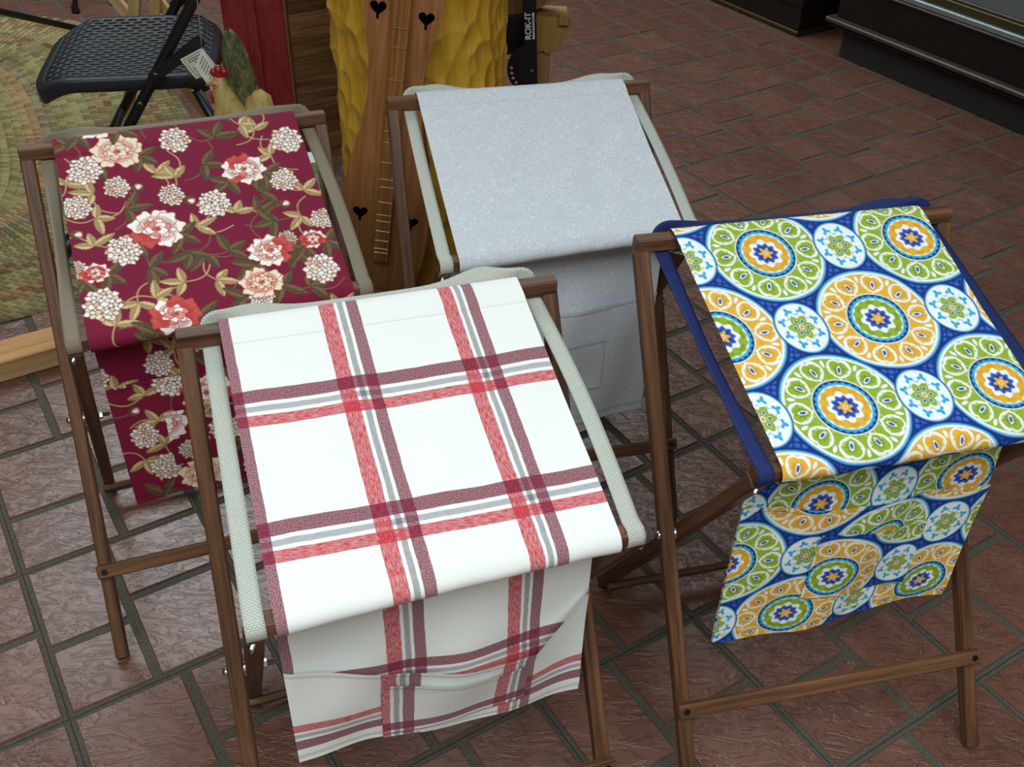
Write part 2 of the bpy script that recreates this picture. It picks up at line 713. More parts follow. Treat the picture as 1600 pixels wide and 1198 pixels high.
def floral_canvas(L0, L1):
    cv = Canvas(-.19, .19, L0, L1, .0009, (122, 20, 54))
    rg = random.Random(5)
    cream, ivory, peach = lin((240, 228, 200)), lin((250, 246, 236)), lin((232, 190, 158))
    ink, rust = lin((120, 52, 44)), lin((176, 48, 44))
    tan, brown = lin((220, 192, 138)), lin((126, 96, 58))
    olive, dark = lin((118, 98, 66)), lin((64, 50, 36))

    def hyd(x, y, r):
        pts = []
        for k in range(46):
            a = k * 2.39996
            q = r * .96 * math.sqrt((k + .5) / 46)
            pts.append((x + q * math.cos(a), y + q * math.sin(a) * 1.1))
        rg.shuffle(pts)
        for px, py in pts:
            c = ivory if rg.random() < .78 else (cream if rg.random() < .6 else peach)
            pr = r * rg.uniform(.17, .23)
            cv.ell(px, py, pr * 1.08, pr * .85, rg.uniform(0, 3.1), c, ink, .12, 4, rg.uniform(0, 6))
            cv.ell(px + rg.uniform(-1, 1) * .0006, py, .0006, .0006, 0, peach)

    def rose(x, y, r, red=.5, cream_c=None):
        base = cream_c if cream_c is not None else ivory
        for k in range(9):
            a = k * 2 * math.pi / 9 + rg.uniform(-.2, .2)
            c = base if (rg.random() > red * .42) else lin((200, 84, 76))
            cv.ell(x + math.cos(a) * r * .58, y + math.sin(a) * r * .5, r * .44, r * .33, a + rg.uniform(-.3, .3), c, rust, .12, 5, rg.uniform(0, 6))
            for q in (-.42, -.28, -.14, .0, .14, .28, .42):
                cv.stem(x + math.cos(a + q) * r * .35, y + math.sin(a + q) * r * .3, x + math.cos(a + q) * r * .7, y + math.sin(a + q) * r * .62, .08, rust * (1.1 if red else 1.5), .0005)
        for ring, nn in ((.42, 6), (.26, 5)):
            for k in range(nn):
                a = k * 2 * math.pi / nn + ring * 7
                c = base if rg.random() > red * .5 else lin((222, 150, 136))
                cv.ell(x + math.cos(a) * r * ring * .7, y + math.sin(a) * r * ring * .62, r * .24, r * .19, a, c, rust, .1, 4, rg.uniform(0, 6))
        cv.ell(x, y, r * .15, r * .12, 0, lin((206, 120, 104)), rust)
        cv.ell(x + .001, y, r * .07, r * .05, 0, rust)

    def sprig(x, y, ang, n, light):
        c, d = (tan, brown) if light else (olive, dark)
        L = .029 if light else .034
        for k in range(n):
            a = ang + (k - (n - 1) / 2) * 1.25 + rg.uniform(-.2, .2)
            cv.leaf(x, y, L * rg.uniform(.8, 1.2), L * .40, a, c, d, True, .07)

    def bud(x, y, a):
        cv.stem(x, y, x - math.cos(a) * .03, y - math.sin(a) * .03, .15, olive)
        cv.leaf(x - math.cos(a) * .006, y - math.sin(a) * .006, .014, .006, a + .7, olive, dark)
        cv.leaf(x - math.cos(a) * .006, y - math.sin(a) * .006, .014, .006, a - .7, olive, dark)
        for q in (-.4, .4, 0):
            cv.ell(x + math.cos(a + q) * .004, y + math.sin(a + q) * .004, .0065, .0038, a + q, ivory, rust)

    HY = [(-141, 67, 24), (-103, 106, 18), (-161, 135, 20), (-32, 134, 18), (23, 161, 23), (152, 58, 24), (130, 137, 20), (-111, 226, 24), (-151, 313, 25), (-176, 247, 15), (142, 316, 24), (167, 223, 18), (-8, 29, 22), (109, 251, 14), (52, 346, 17)]
    RO = [(-62, 194, 39, .45, 0), (78, 104, 33, .6, 0), (82, 267, 33, .7, 0), (-92, 38, 37, .0, 1), (57, 322, 31, .0, 1), (-64, 350, 34, .7, 0), (-153, 257, 20, .6, 0), (144, 259, 20, .6, 0)]
    LF = [(-44, 90, 1), (-20, 99, 1), (23, 84, 0), (50, 34, 0), (-96, 151, 0), (-138, 158, 1), (-8, 199, 1), (50, 184, 1), (26, 255, 0), (-83, 264, 0), (-43, 298, 1), (0, 304, 1), (-83, 317, 1), (-107, 320, 1), (-148, 208, 1), (91, 150, 0), (154, 163, 1), (138, 212, 1), (82, 191, 0), (98, 212, 0), (-169, 89, 1), (-136, 113, 1), (110, 30, 1), (123, 83, 1), (-156, 12, 0), (92, 16, 1), (-6, 252, 0), (-27, 247, 0), (20, 345, 0), (-140, 350, 1), (120, 345, 0)]
    BU = [(-10, 147, .5), (119, 185, -.4), (-169, 184, 0.), (-75, 114, -1.2)]
    for off, dx in ((0, 0), (.372, .062), (.744, .02), (-.372, -.05)):
        for rep in (0,):
            wrap = lambda x: x / 1000 + dx - (.38 if x / 1000 + dx > .19 else 0) + (.38 if x / 1000 + dx < -.19 else 0)
            for k, (x, y, li) in enumerate(LF):
                X, Y = wrap(x), y / 1000 + off
                x2, y2, _ = LF[(k * 7 + 3) % len(LF)]
                a = rg.uniform(0, 6.28)
                cv.stem(X, Y, X + math.cos(a) * .05, Y + math.sin(a) * .05, .25, tan * .8 if li else olive)
                cv.stem(X, Y, X - math.cos(a + .6) * .04, Y - math.sin(a + .6) * .04, -.2, tan * .7 if li else olive)
            for x, y, li in LF:
                sprig(wrap(x), y / 1000 + off, rg.uniform(0, 6.28), 3, li)
            for x, y, r, red, cr in RO:
                sprig(wrap(x) - r * .0008, y / 1000 + off + r * .0006, 2.4, 3, 0)
                sprig(wrap(x) + r * .0008, y / 1000 + off + r * .0004, .6, 3, 0)
            for x, y, a in BU:
                bud(wrap(x), y / 1000 + off, a)
            for x, y, r in HY:
                hyd(wrap(x), y / 1000 + off, r / 1000)
            for x, y, r, red, cr in RO:
                rose(wrap(x), y / 1000 + off, r / 1000, red, cream if cr else None)
    return cv


def sample(cv, s, t):
    i = np.clip((t - cv.t0) / cv.d, 0, len(cv.t) - 1.001)
    j = np.clip((s - cv.s0) / cv.d, 0, len(cv.s) - 1.001)
    i0, j0 = i.astype(int), j.astype(int)
    u, v = (i - i0)[..., None], (j - j0)[..., None]
    c = cv.c
    return (c[i0, j0] * (1 - v) + c[i0, j0 + 1] * v) * (1 - u) + (c[i0 + 1, j0] * (1 - v) + c[i0 + 1, j0 + 1] * v) * u


def put_uv_col(me, s, t, col=None):
    n = len(me.loops)
    vi = np.empty(n, dtype=np.int32)
    me.loops.foreach_get('vertex_index', vi)
    uvl = me.uv_layers.new(name='UVMap')
    uv = np.stack([s.ravel()[vi], t.ravel()[vi]], 1).astype(np.float32)
    uvl.data.foreach_set('uv', uv.ravel())
    if col is not None:
        ca = me.color_attributes.new('print', 'FLOAT_COLOR', 'POINT')
        c4 = np.ones((s.size, 4), np.float32)
        c4[:, :3] = col.reshape(-1, 3)
        ca.data.foreach_set('color', c4.ravel())


# ------------------------------------------------------------------ the floor: panels of four clay pavers
FU = np.array([0.176077, -0.282195])      # one panel along i
FV = np.array([0.263003, 0.164102])       # one panel along j
FO = np.array([0.325692, 3.470733])


def floor_mats():
    t = NT('sanded_grout')
    co = t.coord()
    n = t.noise(co, 420, 3, .7)
    c = t.ramp(n, [(.3, L4((56, 54, 47))), (.7, L4((102, 97, 86)))])
    # fine seam between the factory panels
    A = np.linalg.inv(np.stack([FU, FV], 1))
    sp = t.n('ShaderNodeSeparateXYZ')
    t.put(sp.inputs[0], co)
    seams = []
    for k in range(2):
        o = -(A[k] @ FO)
        v = t.math('ADD', t.math('ADD', t.math('MULTIPLY', sp.outputs[0], float(A[k, 0])), t.math('MULTIPLY', sp.outputs[1], float(A[k, 1]))), float(o) + 50.0)
        fr = t.math('ABSOLUTE', t.math('SUBTRACT', t.math('FRACT', t.math('ADD', v, .5)), .5))
        seams.append(t.math('LESS_THAN', fr, .0035))
    c = t.mix(t.math('MULTIPLY', union(t, seams), .75), c, L4((40, 38, 34)))
    t.bump(n, .5, .001)
    g = t.set(c, .85, 0, .2)

    t = NT('red_clay_paver')
    co = t.coord()
    r = t.rnd()
    off = t.n('ShaderNodeVectorMath', _operation='ADD')
    t.put(off.inputs[0], co)
    cx = t.n('ShaderNodeCombineXYZ')
    t.put(cx.inputs[0], t.math('MULTIPLY', r, 17.0))
    t.put(cx.inputs[1], t.math('MULTIPLY', r, 9.0))
    t.put(off.inputs[1], cx.outputs[0])
    v = off.outputs[0]
    big = t.noise(v, 14, 3, .6, .8)
    # cleft, slate-like flakes: warped terraces
    vm = t.mapping(v, (16, 42, 1), rot=(0, 0, .25))
    ridge = t.noise(vm, 1.0, 4, .62, 1.1)
    terr = t.math('FRACT', t.math('MULTIPLY', ridge, 5.5))
    terr = t.math('POWER', terr, 3.0)
    swell = t.noise(v, 22, 3, .5, .6)
    pit = t.noise(v, 900, 2, .6)
    h = t.math('ADD', t.math('ADD', t.math('MULTIPLY', terr, -.42), t.math('MULTIPLY', swell, 1.1)), t.math('MULTIPLY', pit, .10))
    t.bump(h, .75, .0032)
    base = t.ramp(t.math('ADD', t.math('MULTIPLY', big, .7), t.math('MULTIPLY', r, .3)), [(.25, L4((99, 62, 49))), (.75, L4((123, 82, 65)))])
    base = t.mix(t.math('MULTIPLY', terr, .5), base, L4((64, 36, 30)))
    rough = t.math('ADD', .27, t.math('MULTIPLY', swell, .16))
    tl = t.set(base, rough, 0, .75, coat=.28)
    t.b.inputs['Coat Roughness'].default_value = .22
    return g, tl


M['grout'], M['tile'] = floor_mats()
M['tile_edge'] = plain('paver_edge', (104, 76, 64), .9, 0, .1)


def fxy(i, j):
    return FO + FU * i + FV * j


floor_me = mesh('floor', [(-6, -2.5, -.05), (7, -2.5, -.05), (7, 9, -.05), (-6, 9, -.05), (-6, -2.5, -.003), (7, -2.5, -.003), (7, 9, -.003), (-6, 9, -.003)],
                [(3, 2, 1, 0), (4, 5, 6, 7), (0, 1, 5, 4), (1, 2, 6, 5), (2, 3, 7, 6), (3, 0, 4, 7)])
floor = link('floor', floor_me, M['grout'])
tag(floor, 'grey grouted floor of rough red clay pavers', kind='structure')


def project(p):
    q = CAM_R.transposed() @ (Vector(p) - CAM_P)
    if q.z > -.05:
        return None
    return 800 + FPX * q.x / -q.z, 599 - FPX * q.y / -q.z


G2 = .024          # half joint in panel units
tile_types = {}
for par in (0, 1):
    m = .562 if par == 0 else .438
    cells = [(0, .572, 0, m), (.572, 1, 0, m), (0, .440, m, 1), (.440, 1, m, 1)]
    tile_types[par] = cells


def tile_geom(a, b, c, d, rg):
    """tile between panel fractions i a..b, j c..d, centred"""
    ci, cj = (a + b) / 2, (c + d) / 2
    out = []
    e = .005
    for inset, z in ((0, -.010), (0, -.0018), (e, 0.0)):
        for (i, j) in ((a, c), (b, c), (b, d), (a, d)):
            si = 1 if i == b else -1
            sj = 1 if j == d else -1
            wob = rg.uniform(-.003, .003)
            ii = i - si * (G2 + inset) - ci + wob
            jj = j - sj * (G2 + inset) - cj + wob
            xy = FU * ii + FV * jj
            out.append((xy[0], xy[1], z + rg.uniform(-.0004, .0004)))
    f = [(8, 9, 10, 11)]
    for k in range(4):
        n = (k + 1) % 4
        f += [(k, n, n + 4, k + 4), (k + 4, n + 4, n + 8, k + 8)]
    f = [tuple(reversed(q)) if False else q for q in f]
    return out, f


rg = random.Random(3)
variants = {}
for par in (0, 1):
    for ci, cell in enumerate(tile_types[par]):
        for v in range(3):
            V, F = tile_geom(*cell, rg)
            bm = bmesh.new()
            vs = [bm.verts.new(p) for p in V]
            for q in F:
                bm.faces.new([vs[k] for k in q])
            me = bm_mesh('tile', bm)
            if me.polygons[0].normal.z < 0:
                me.flip_normals()
            me.materials.append(M['tile'])
            me.materials.append(M['tile_edge'])
            for p_ in me.polygons:
                p_.material_index = 0 if p_.normal.z > .97 else 1
            variants[par, ci, v] = me
spots = []
for i in range(-9, 11):
    for j in range(-13, 9):
        par = (i + j) % 2
        for ci, (a, b, c, d) in enumerate(tile_types[par]):
            xy = fxy(i + (a + b) / 2, j + (c + d) / 2)
            if not (-5.8 < xy[0] < 6.8 and -1.2 < xy[1] < 8.5):
                continue
            cs = [project((*fxy(i + q, j + w), 0)) for q, w in ((a, c), (b, c), (b, d), (a, d))]
            ar = 0
            if all(p is not None for p in cs):
                xs, ys = [p[0] for p in cs], [p[1] for p in cs]
                if max(xs) > 0 and min(xs) < 1600 and max(ys) > 0 and min(ys) < 1198:
                    ar = abs(sum(xs[k] * ys[(k + 1) % 4] - xs[(k + 1) % 4] * ys[k] for k in range(4))) / 2
                    if i + j < -8 and xy[1] > 3.2:
                        ar *= .3
            spots.append((ar, xy, (par, ci, rg.randrange(3))))
spots.sort(key=lambda q: -q[0])
fv, ff = [], []
for k, (ar, xy, key) in enumerate(spots):
    me = variants[key]
    if k < 299 and ar > 0:
        o = bpy.data.objects.new('tile', me)
        o.parent = floor
        o.location = (xy[0], xy[1], rg.uniform(-.0006, .0006))
        o.rotation_euler = (rg.uniform(-.004, .004), rg.uniform(-.004, .004), 0)
        COL.objects.link(o)
    else:
        n = len(fv)
        fv += [(p.co.x + xy[0], p.co.y + xy[1], p.co.z) for p in me.vertices]
        ff += [tuple(n + q for q in p.vertices) for p in me.polygons]
rme = mesh('tile_field', fv, ff)
rme.materials.append(M['tile'])
rme.materials.append(M['tile_edge'])
for p_ in rme.polygons:
    p_.material_index = 0 if p_.normal.z > .97 else 1
rest = link('tile_field', rme, None, floor)
tag(rest, 'further red clay pavers of the same floor', kind='stuff')


# ------------------------------------------------------------------ room shell
M['wall'] = plain('wall_paint', (150, 140, 124), .8, 0, .2)
M['ceiling'] = plain('ceiling_tile', (205, 206, 204), .9, 0, .2)
for nm, bx in (('wall_back', (-6, 7, 8.95, 9.05, 0, 3)), ('wall_front', (-6, 7, -2.5, -2.4, 0, 3)), ('wall_left', (-6.05, -5.95, -2.5, 9, 0, 3)), ('wall_right', (6.95, 7.05, -2.5, 9, 0, 3)), ('ceiling', (-6, 7, -2.5, 9, 3.0, 3.08))):
    tag(box(nm, *bx, M['ceiling' if nm == 'ceiling' else 'wall']), kind='structure')

# ------------------------------------------------------------------ folding stands
S1 = dict(A0=(-0.7075, 1.3939, 0.6841), A1=(-0.2822, 1.5486, 0.6841), F0=(-0.5868, 1.0202, 0.0), F1=(-0.1704, 1.1716, 0.0), B0=(-0.558, 1.0893, 0.5628), B1=(-0.1888, 1.2396, 0.5628), G0=(-0.7263, 1.4093, 0.0), G1=(-0.3572, 1.5596, 0.0))
S2 = dict(A0=(-0.1908, 1.6138, 0.6809), A1=(0.2498, 1.715, 0.6809), F0=(-0.1067, 1.2468, 0.0), F1=(0.3247, 1.3459, 0.0), B0=(-0.0843, 1.2716, 0.5826), B1=(0.2963, 1.3946, 0.5826), G0=(-0.1742, 1.6324, 0.0), G1=(0.2064, 1.7553, 0.0))
S3 = dict(A0=(-0.3646, 0.9458, 0.6763), A1=(0.0679, 1.0783, 0.6763), F0=(-0.2572, 0.5693, 0.0), F1=(0.1662, 0.699, 0.0), B0=(-0.2298, 0.6251, 0.5739), B1=(0.1466, 0.756, 0.5739), G0=(-0.3681, 0.9581, 0.0), G1=(0.0083, 1.0891, 0.0))
S4 = dict(A0=(0.1728, 1.1594, 0.6879), A1=(0.6147, 1.2586, 0.6879), F0=(0.282, 0.7849, 0.0), F1=(0.7146, 0.882, 0.0), B0=(0.2912, 0.8444, 0.579), B1=(0.6773, 0.9438, 0.579), G0=(0.1864, 1.1942, 0.0), G1=(0.5725, 1.2937, 0.0))
XA, XB, HW = .2213, .1993, .177
BW = .0195


def chaikin(P, k):
    for _ in range(k):
        Q = [P[0]]
        for a, b in zip(P[:-1], P[1:]):
            Q += [a * .75 + b * .25, a * .25 + b * .75]
        Q.append(P[-1])
        P = Q
    return P


def resample(P, n):
    P = np.array(P)
    d = np.concatenate([[0], np.cumsum(np.linalg.norm(np.diff(P, axis=0), axis=1))])
    q = np.linspace(0, d[-1], n)
    return np.stack([np.interp(q, d, P[:, k]) for k in range(3)], 1), d[-1]


def ribbon(name, path, widths, W, th, mat, parent):
    """strap: path points, width directions, all world space"""
    base = np.array(world_loc(parent))
    P = np.array(path, float)
    Wd = np.array(widths, float)
    Wd /= np.linalg.norm(Wd, axis=1)[:, None]
    T = np.gradient(P, axis=0)
    N = np.cross(T, Wd)
    N /= np.linalg.norm(N, axis=1)[:, None] + 1e-9
    d = np.concatenate([[0], np.cumsum(np.linalg.norm(np.diff(P, axis=0), axis=1))])
    nw = 5
    rows, ss, tt = [], [], []
    for sgn, order in ((1, range(nw)), (-1, range(nw - 1, -1, -1))):
        for k in order:
            f = (k / (nw - 1) - .5)
            rows.append(P + Wd * (W * f) + N * (sgn * th / 2))
            ss.append(np.full(len(P), W * f))
            tt.append(d)
    G = np.stack(rows, 1) - base
    me = grid_mesh(name, G, closed_v=True)
    bm = bmesh.new()
    bm.from_mesh(me)
    m = 2 * nw
    bm.verts.ensure_lookup_table()
    bm.faces.new([bm.verts[k] for k in range(m)])
    bm.faces.new([bm.verts[(len(P) - 1) * m + k] for k in range(m - 1, -1, -1)])
    bmesh.ops.recalc_face_normals(bm, faces=bm.faces)
    bm.to_mesh(me)
    bm.free()
    put_uv_col(me, np.stack(ss, 1), np.stack(tt, 1))
    o = bpy.data.objects.new(name, me)
    me.materials.append(mat)
    o.parent = parent
    COL.objects.link(o)
    return o


def hardware():
    h = {}
    h['bolt'] = lathe_mesh('bolt', [(0.0001, .0062), (.003, .0058), (.0052, .004), (.0062, .0015), (.0062, 0), (.0032, -.0002), (.0032, -.056), (.0001, -.0565)], 18)
    h['washer'] = lathe_mesh('washer', [(.0035, .0014), (.0092, .0012), (.0095, 0), (.0092, -.0012), (.0035, -.0014)], 20)
    bm = bmesh.new()
    add_prof(bm, [[(.0062 * k * math.cos(a * math.pi / 3), .0062 * k * math.sin(a * math.pi / 3), z) for a in range(6)] for k, z in ((.85, .0028), (1, .0022), (1, -.0022), (.85, -.0028))])
    h['nut'] = bm_mesh('nut', bm)
    bm = bmesh.new()
    add_prof(bm, [[(r * math.cos(a * math.pi / 6), r * math.sin(a * math.pi / 6), z) for a in range(12)] for r, z in ((.0055, 0), (.005, .006), (.0035, .0075))])
    for s in (-1, 1):
        ring = lambda x, w, z0, z1: [(s * x, -w, z0), (s * x, w, z0), (s * x, w, z1), (s * x, -w, z1)]
        add_prof(bm, [ring(.003, .0016, .001, .006), ring(.008, .0014, .003, .010), ring(.0125, .0012, .006, .0135), ring(.0140, .0007, .009, .0125)])
    h['wing_nut'] = bm_mesh('wing_nut', bm)
    bm = bmesh.new()
    add_prof(bm, [[(r * math.cos(a * math.pi / 8), r * math.sin(a * math.pi / 8), z) for a in range(16)] for r, z in ((.0048, 0), (.0044, .0008), (.0022, .0008), (.0018, -.0006))])
    h['screw'] = bm_mesh('screw', bm)
    for k, me in h.items():
        me.materials.append(M['screw'] if k == 'screw' else M['steel'])
        me.polygons.foreach_set('use_smooth', [k in ('bolt',)] * len(me.polygons))
    return h


HWM = hardware()


def hw(kind, p, axis, parent):
    return link(kind, HWM[kind], None, parent, p, Vector((0, 0, 1)).rotation_difference(Vector(axis)))


V3 = lambda p: np.array(p, float)


def nrm(v):
    v = np.asarray(v, float)
    return v / np.linalg.norm(v)


def make_stand(K, label, group, cloth, strap_mat, cfg):
    g = {k: V3(v) for k, v in K.items()}
    base = (g['F0'] + g['F1'] + g['G0'] + g['G1']) / 4
    base[2] = 0
    root = thing('folding_stand', label, 'folding stand', base, group)
    mA, mB = (g['A0'] + g['A1']) / 2, (g['B0'] + g['B1']) / 2
    dA, dB = nrm(g['A1'] - g['A0']), nrm(g['B1'] - g['B0'])
    up = V3((0, 0, 1))
    fA, fB = nrm(np.cross(dA, up)), nrm(np.cross(dB, up))       # forward = away from the A rail
    mF, mG = (g['F0'] + g['F1']) / 2, (g['G0'] + g['G1']) / 2
    dF, dG = nrm(g['F1'] - g['F0']), nrm(g['G1'] - g['G0'])
    LA = np.linalg.norm(g['A1'] - g['A0'])
    # rails
    bar('upper_rail', g['A0'], g['A1'], BW, .0195, M['walnut'], root, up)
    bar('lower_rail', mB - dB * (XB + .006), mB + dB * (XB + .006), BW, .0195, M['walnut'], root, up)
    # legs
    for s in (-1, 1):
        top = mA + dA * s * (XA - .004) - up * .010
        bot = mF + dF * s * XA
        ax = nrm(top - bot)
        bar('leg', bot + ax * .004, top, BW, BW, M['walnut'], root, dA)
        topB = mB + dB * s * (XB - .002) - up * .009
        botB = mG + dG * s * XB
        axB = nrm(topB - botB)
        bar('leg', botB + axB * .004, topB, BW, BW, M['walnut'], root, dB)
        # pivot: closest points of the two leg axes
        w0 = bot - botB
        a_, b_, c_, d_, e_ = ax @ ax, ax @ axB, axB @ axB, ax @ w0, axB @ w0
        den = a_ * c_ - b_ * b_
        pa = bot + ax * ((b_ * e_ - c_ * d_) / den)
        pb = botB + axB * ((a_ * e_ - b_ * d_) / den)
        out = nrm(pa - pb)
        hw('bolt', pa + out * (BW / 2), out, root)
        hw('washer', pa - out * (BW / 2 + .0012), out, root)
        hw('washer', pb + out * (BW / 2 + .0012), out, root)
        hw('nut', pb - out * (BW / 2 + .0035), out, root)
    # stretchers on the outer faces
    for (m0, d0, m1, d1, hx, tc, xx) in ((mA, dA, mF, dF, 1, .81, XA), (mB, dB, mG, dG, -1, .925, XB)):
        axm = nrm(m1 - m0)
        nrmf = nrm(np.cross(d1, axm))
        if nrmf[2] * hx < 0:
            nrmf = -nrmf                  # both sit on the face towards the sling's front
        c = m0 + (m1 - m0) * tc + nrmf * (BW / 2 + .0062)
        d = nrm(d0 * (1 - tc) + d1 * tc)
        bar('stretcher', c - d * (xx + .011), c + d * (xx + .011), .012, .021, M['walnut'], root, nrmf)
        for s in (-1, 1):
            hw('screw', c + d * s * xx + nrmf * .0062, nrmf, root)
    # ---- strap: lower rail, up to the upper rail, round its back, across and down again
    path, wid = [], []

    def half(s):
        p, w = [], []
        xs = XB - .004
        cB = mB + dB * s * xs
        cA = mA + dA * s * (XB - (.010 if s < 0 else .003))
        e = .0118
        tw = cfg.get('twist', (0, 0))[0 if s < 0 else 1]
        wB, wA = dB, dA
        pts = [(cB - up * e - fB * .008, wB), (cB - up * e + fB * .006, wB), (cB + fB * e - up * .006, wB), (cB + fB * e + up * .006, wB), (cB + up * e + fB * .005, wB), (cB + up * e - fB * .008, wB)]
        q0, q1 = pts[-1][0], cA - up * (e + .001) + fA * .006
        for k in range(1, 24):
            f = k / 24
            q = q0 * (1 - f) + q1 * f
            sag = cfg.get('sag', .004) * math.sin(math.pi * f)
            a = tw * math.sin(math.pi * f) ** 1.3
            wv = nrm(dB * (1 - f) + dA * f)
            tdir = nrm(q1 - q0)
            bn = np.cross(tdir, wv)
            wv = wv * math.cos(a) + bn * math.sin(a)
            pts.append((q - up * sag + dA * s * (.0 if s < 0 else .006) * math.sin(math.pi * f), wv))
        pts += [(cA - up * (e + .001) + fA * .004, wA), (cA - up * (e + .001) - fA * .008, wA), (cA - fA * (e + .001) - up * .006, wA), (cA - fA * (e + .002) - up * .001, wA)]
        p0, Rr = pts[-1][0], .011
        for k in range(1, 7):             # flat bend: the band turns to run along the back of the rail
            ph = math.radians(90 - 15 * k)
            pts.append((p0 - dA * s * Rr * (1 - math.sin(ph)) + up * Rr * math.cos(ph) - fA * .0006 * k, nrm(-dA * s * math.sin(ph) - up * math.cos(ph))))
        return pts
    hl, hr = half(-1), half(1)
    mid = []
    n = 30
    hump = cfg.get('hump', (.012, .016))
    for k in range(0, n + 1):
        f = k / n
        x = (-(XB - .010) + .016) * (1 - f) + ((XB - .003) - .016) * f
        z = cfg.get('rise', -.003) + hump[0] * math.exp(-((f - .09) / .11) ** 2) + hump[1] * math.exp(-((f - .89) / .12) ** 2)
        end = min(f, 1 - f)
        tw = min(1, end / .12)
        z = z * tw + .010 * (1 - tw)
        back = .0175 + .006 * tw
        mid.append((mA + dA * x - fA * back + up * z, nrm(-up * (1 - .36 * tw) + fA * .76 * tw)))
    allp = hl + mid + [(p, w) for p, w in hr[::-1]]
    # keep width vectors continuous in sign
    P = [q[0] for q in allp]
    Wv = [nrm(q[1]) for q in allp]
    for k in range(1, len(Wv)):
        if Wv[k] @ Wv[k - 1] < 0:
            Wv[k] = -Wv[k]
    # smooth the path a little, keeping rails clear
    ribbon('strap', P, Wv, .0195, .0016, strap_mat, root)
    for s in (-1, 1):
        q = mB + dB * s * (XB - .004) - up * .0125
        ax = nrm(-up * .9 - fB * .15 + dB * s * .05)
        hw('wing_nut', q - up * .0003, ax, root)

    # ---- sling cloth
    hi = cloth in ('floral', 'medallion')
    D = .0009 if hi else .0025
    e = .0118
    zb = cfg['bottom']
    BK = .05

    def prof(s):
        a = mA + dA * s
        b = mB + dB * s
        z = zb[0] + (zb[1] - zb[0]) * (s + HW) / (2 * HW)
        tdir = nrm(b - a)
        seam = a + tdir * .034 + up * .0085
        arc = lambda c, f_, a0, a1, n_, r_: [c + (f_ * math.cos(math.radians(a0 + (a1 - a0) * k / (n_ - 1))) + up * math.sin(math.radians(a0 + (a1 - a0) * k / (n_ - 1)))) * r_ for k in range(n_)]
        P = [seam] + arc(a, fA, -55, -285, 16, .0156)
        k6 = len(P) - 1
        p1 = b + (up * .98 + fB * .2) * .0156
        for k in range(1, 9):
            f = k / 9
            P.append(P[k6] * (1 - f) + p1 * f)
        P += arc(b, fB, 78, -72, 11, .0156) + [b - fB * (BK * .55) - up * (e + .011), b - fB * (BK * .9) - up * (e + .020), b - fB * BK - up * (e + .040)]
        z0 = e + .040
        zend = z - .011
        for k in range(1, 9):
            P.append(b - fB * BK - up * (z0 + (zend - z0) * k / 8))
        return [V3(p) for p in P], k6

    PL, k6 = prof(-HW)
    PR, _ = prof(HW)
    # arc length of the sleeve part gives the origin of t
    sl = chaikin(PL[:k6 + 1], 2)
    lead = sum(np.linalg.norm(b - a) for a, b in zip(sl[:-1], sl[1:])) - .002
    PL, PR = chaikin(PL, 3), chaikin(PR, 3)
    length = sum(np.linalg.norm(b - a) for a, b in zip(PL[:-1], PL[1:]))
    rows = int(length / D) + 2
    cols = int(2 * HW / D) + 2
    RL, lenL = resample(PL, rows)
    RR, lenR = resample(PR, rows)
    f = np.linspace(0, 1, cols)[None, :, None]
    G = RL[:, None, :] * (1 - f) + RR[:, None, :] * f
    S = np.broadcast_to(np.linspace(-HW, HW, cols)[None, :], G.shape[:2]).copy()
    Tt = np.broadcast_to(np.linspace(0, (lenL + lenR) / 2, rows)[:, None] - lead, G.shape[:2]).copy()
    T_ab = np.linalg.norm(mB - mA)
    # sag of the span, soft ripples of the hanging part
    span = np.clip(Tt / T_ab, 0, 1)
    sagp = np.sin(np.pi * span) ** 2
    rip = cfg.get('rip', 1.0)
    G[..., 2] -= cfg.get('cloth_sag', .003) * sagp * (1 + .5 * np.sin(S * 17 + 1))
    G[..., 2] += .0009 * rip * sagp * np.sin(S * 60 + Tt * 25 + 3 * vnoise(S * 14, Tt * 9))
    hang = np.clip((Tt - T_ab - .11) / .12, 0, 1)
    wave = (np.sin(S * 24 + cfg.get('ph', 0)) * .0045 + np.sin(S * 55 + Tt * 18 + 2) * .0016 + (vnoise(S * 16 + 5, Tt * 12) - .5) * .006) * hang * rip
    G += wave[..., None] * fB
    # edge scallop of the lip
    lip = np.exp(-((Tt - T_ab - .01) / .03) ** 2)
    G[..., 2] += lip * .0005 * rip * np.sin(S * 95 + cfg.get('ph', 0))
    # doubled sleeve hem is a thread thicker than the rest
    hem = sstep(.034, .0325, Tt) * (Tt > .0)
    puff = np.sin(np.pi * np.clip(Tt / .034, 0, 1)) * (Tt > 0)
    G[..., 2] += .0006 * hem + .0022 * rip * puff * (vnoise(S * 26 + cfg.get('ph', 0) * 7, Tt * 30) - .2)
    G -= base
    me = grid_mesh('sling', G)
    tot = (lenL + lenR) / 2 - lead

    def colour(s_, t_):
        if cloth == 'medallion':
            return medallion_print(s_, t_)
        if cloth == 'floral':
            return sample(FLORAL, s_, t_)
        return None
    put_uv_col(me, S, Tt, colour(S, Tt))
    me.materials.append(M[cloth])
    me.polygons.foreach_set('use_smooth', [True] * len(me.polygons))
    sling = bpy.data.objects.new('sling', me)
    sling.parent = root
    COL.objects.link(sling)
    tag(sling, cfg['sling_label'])

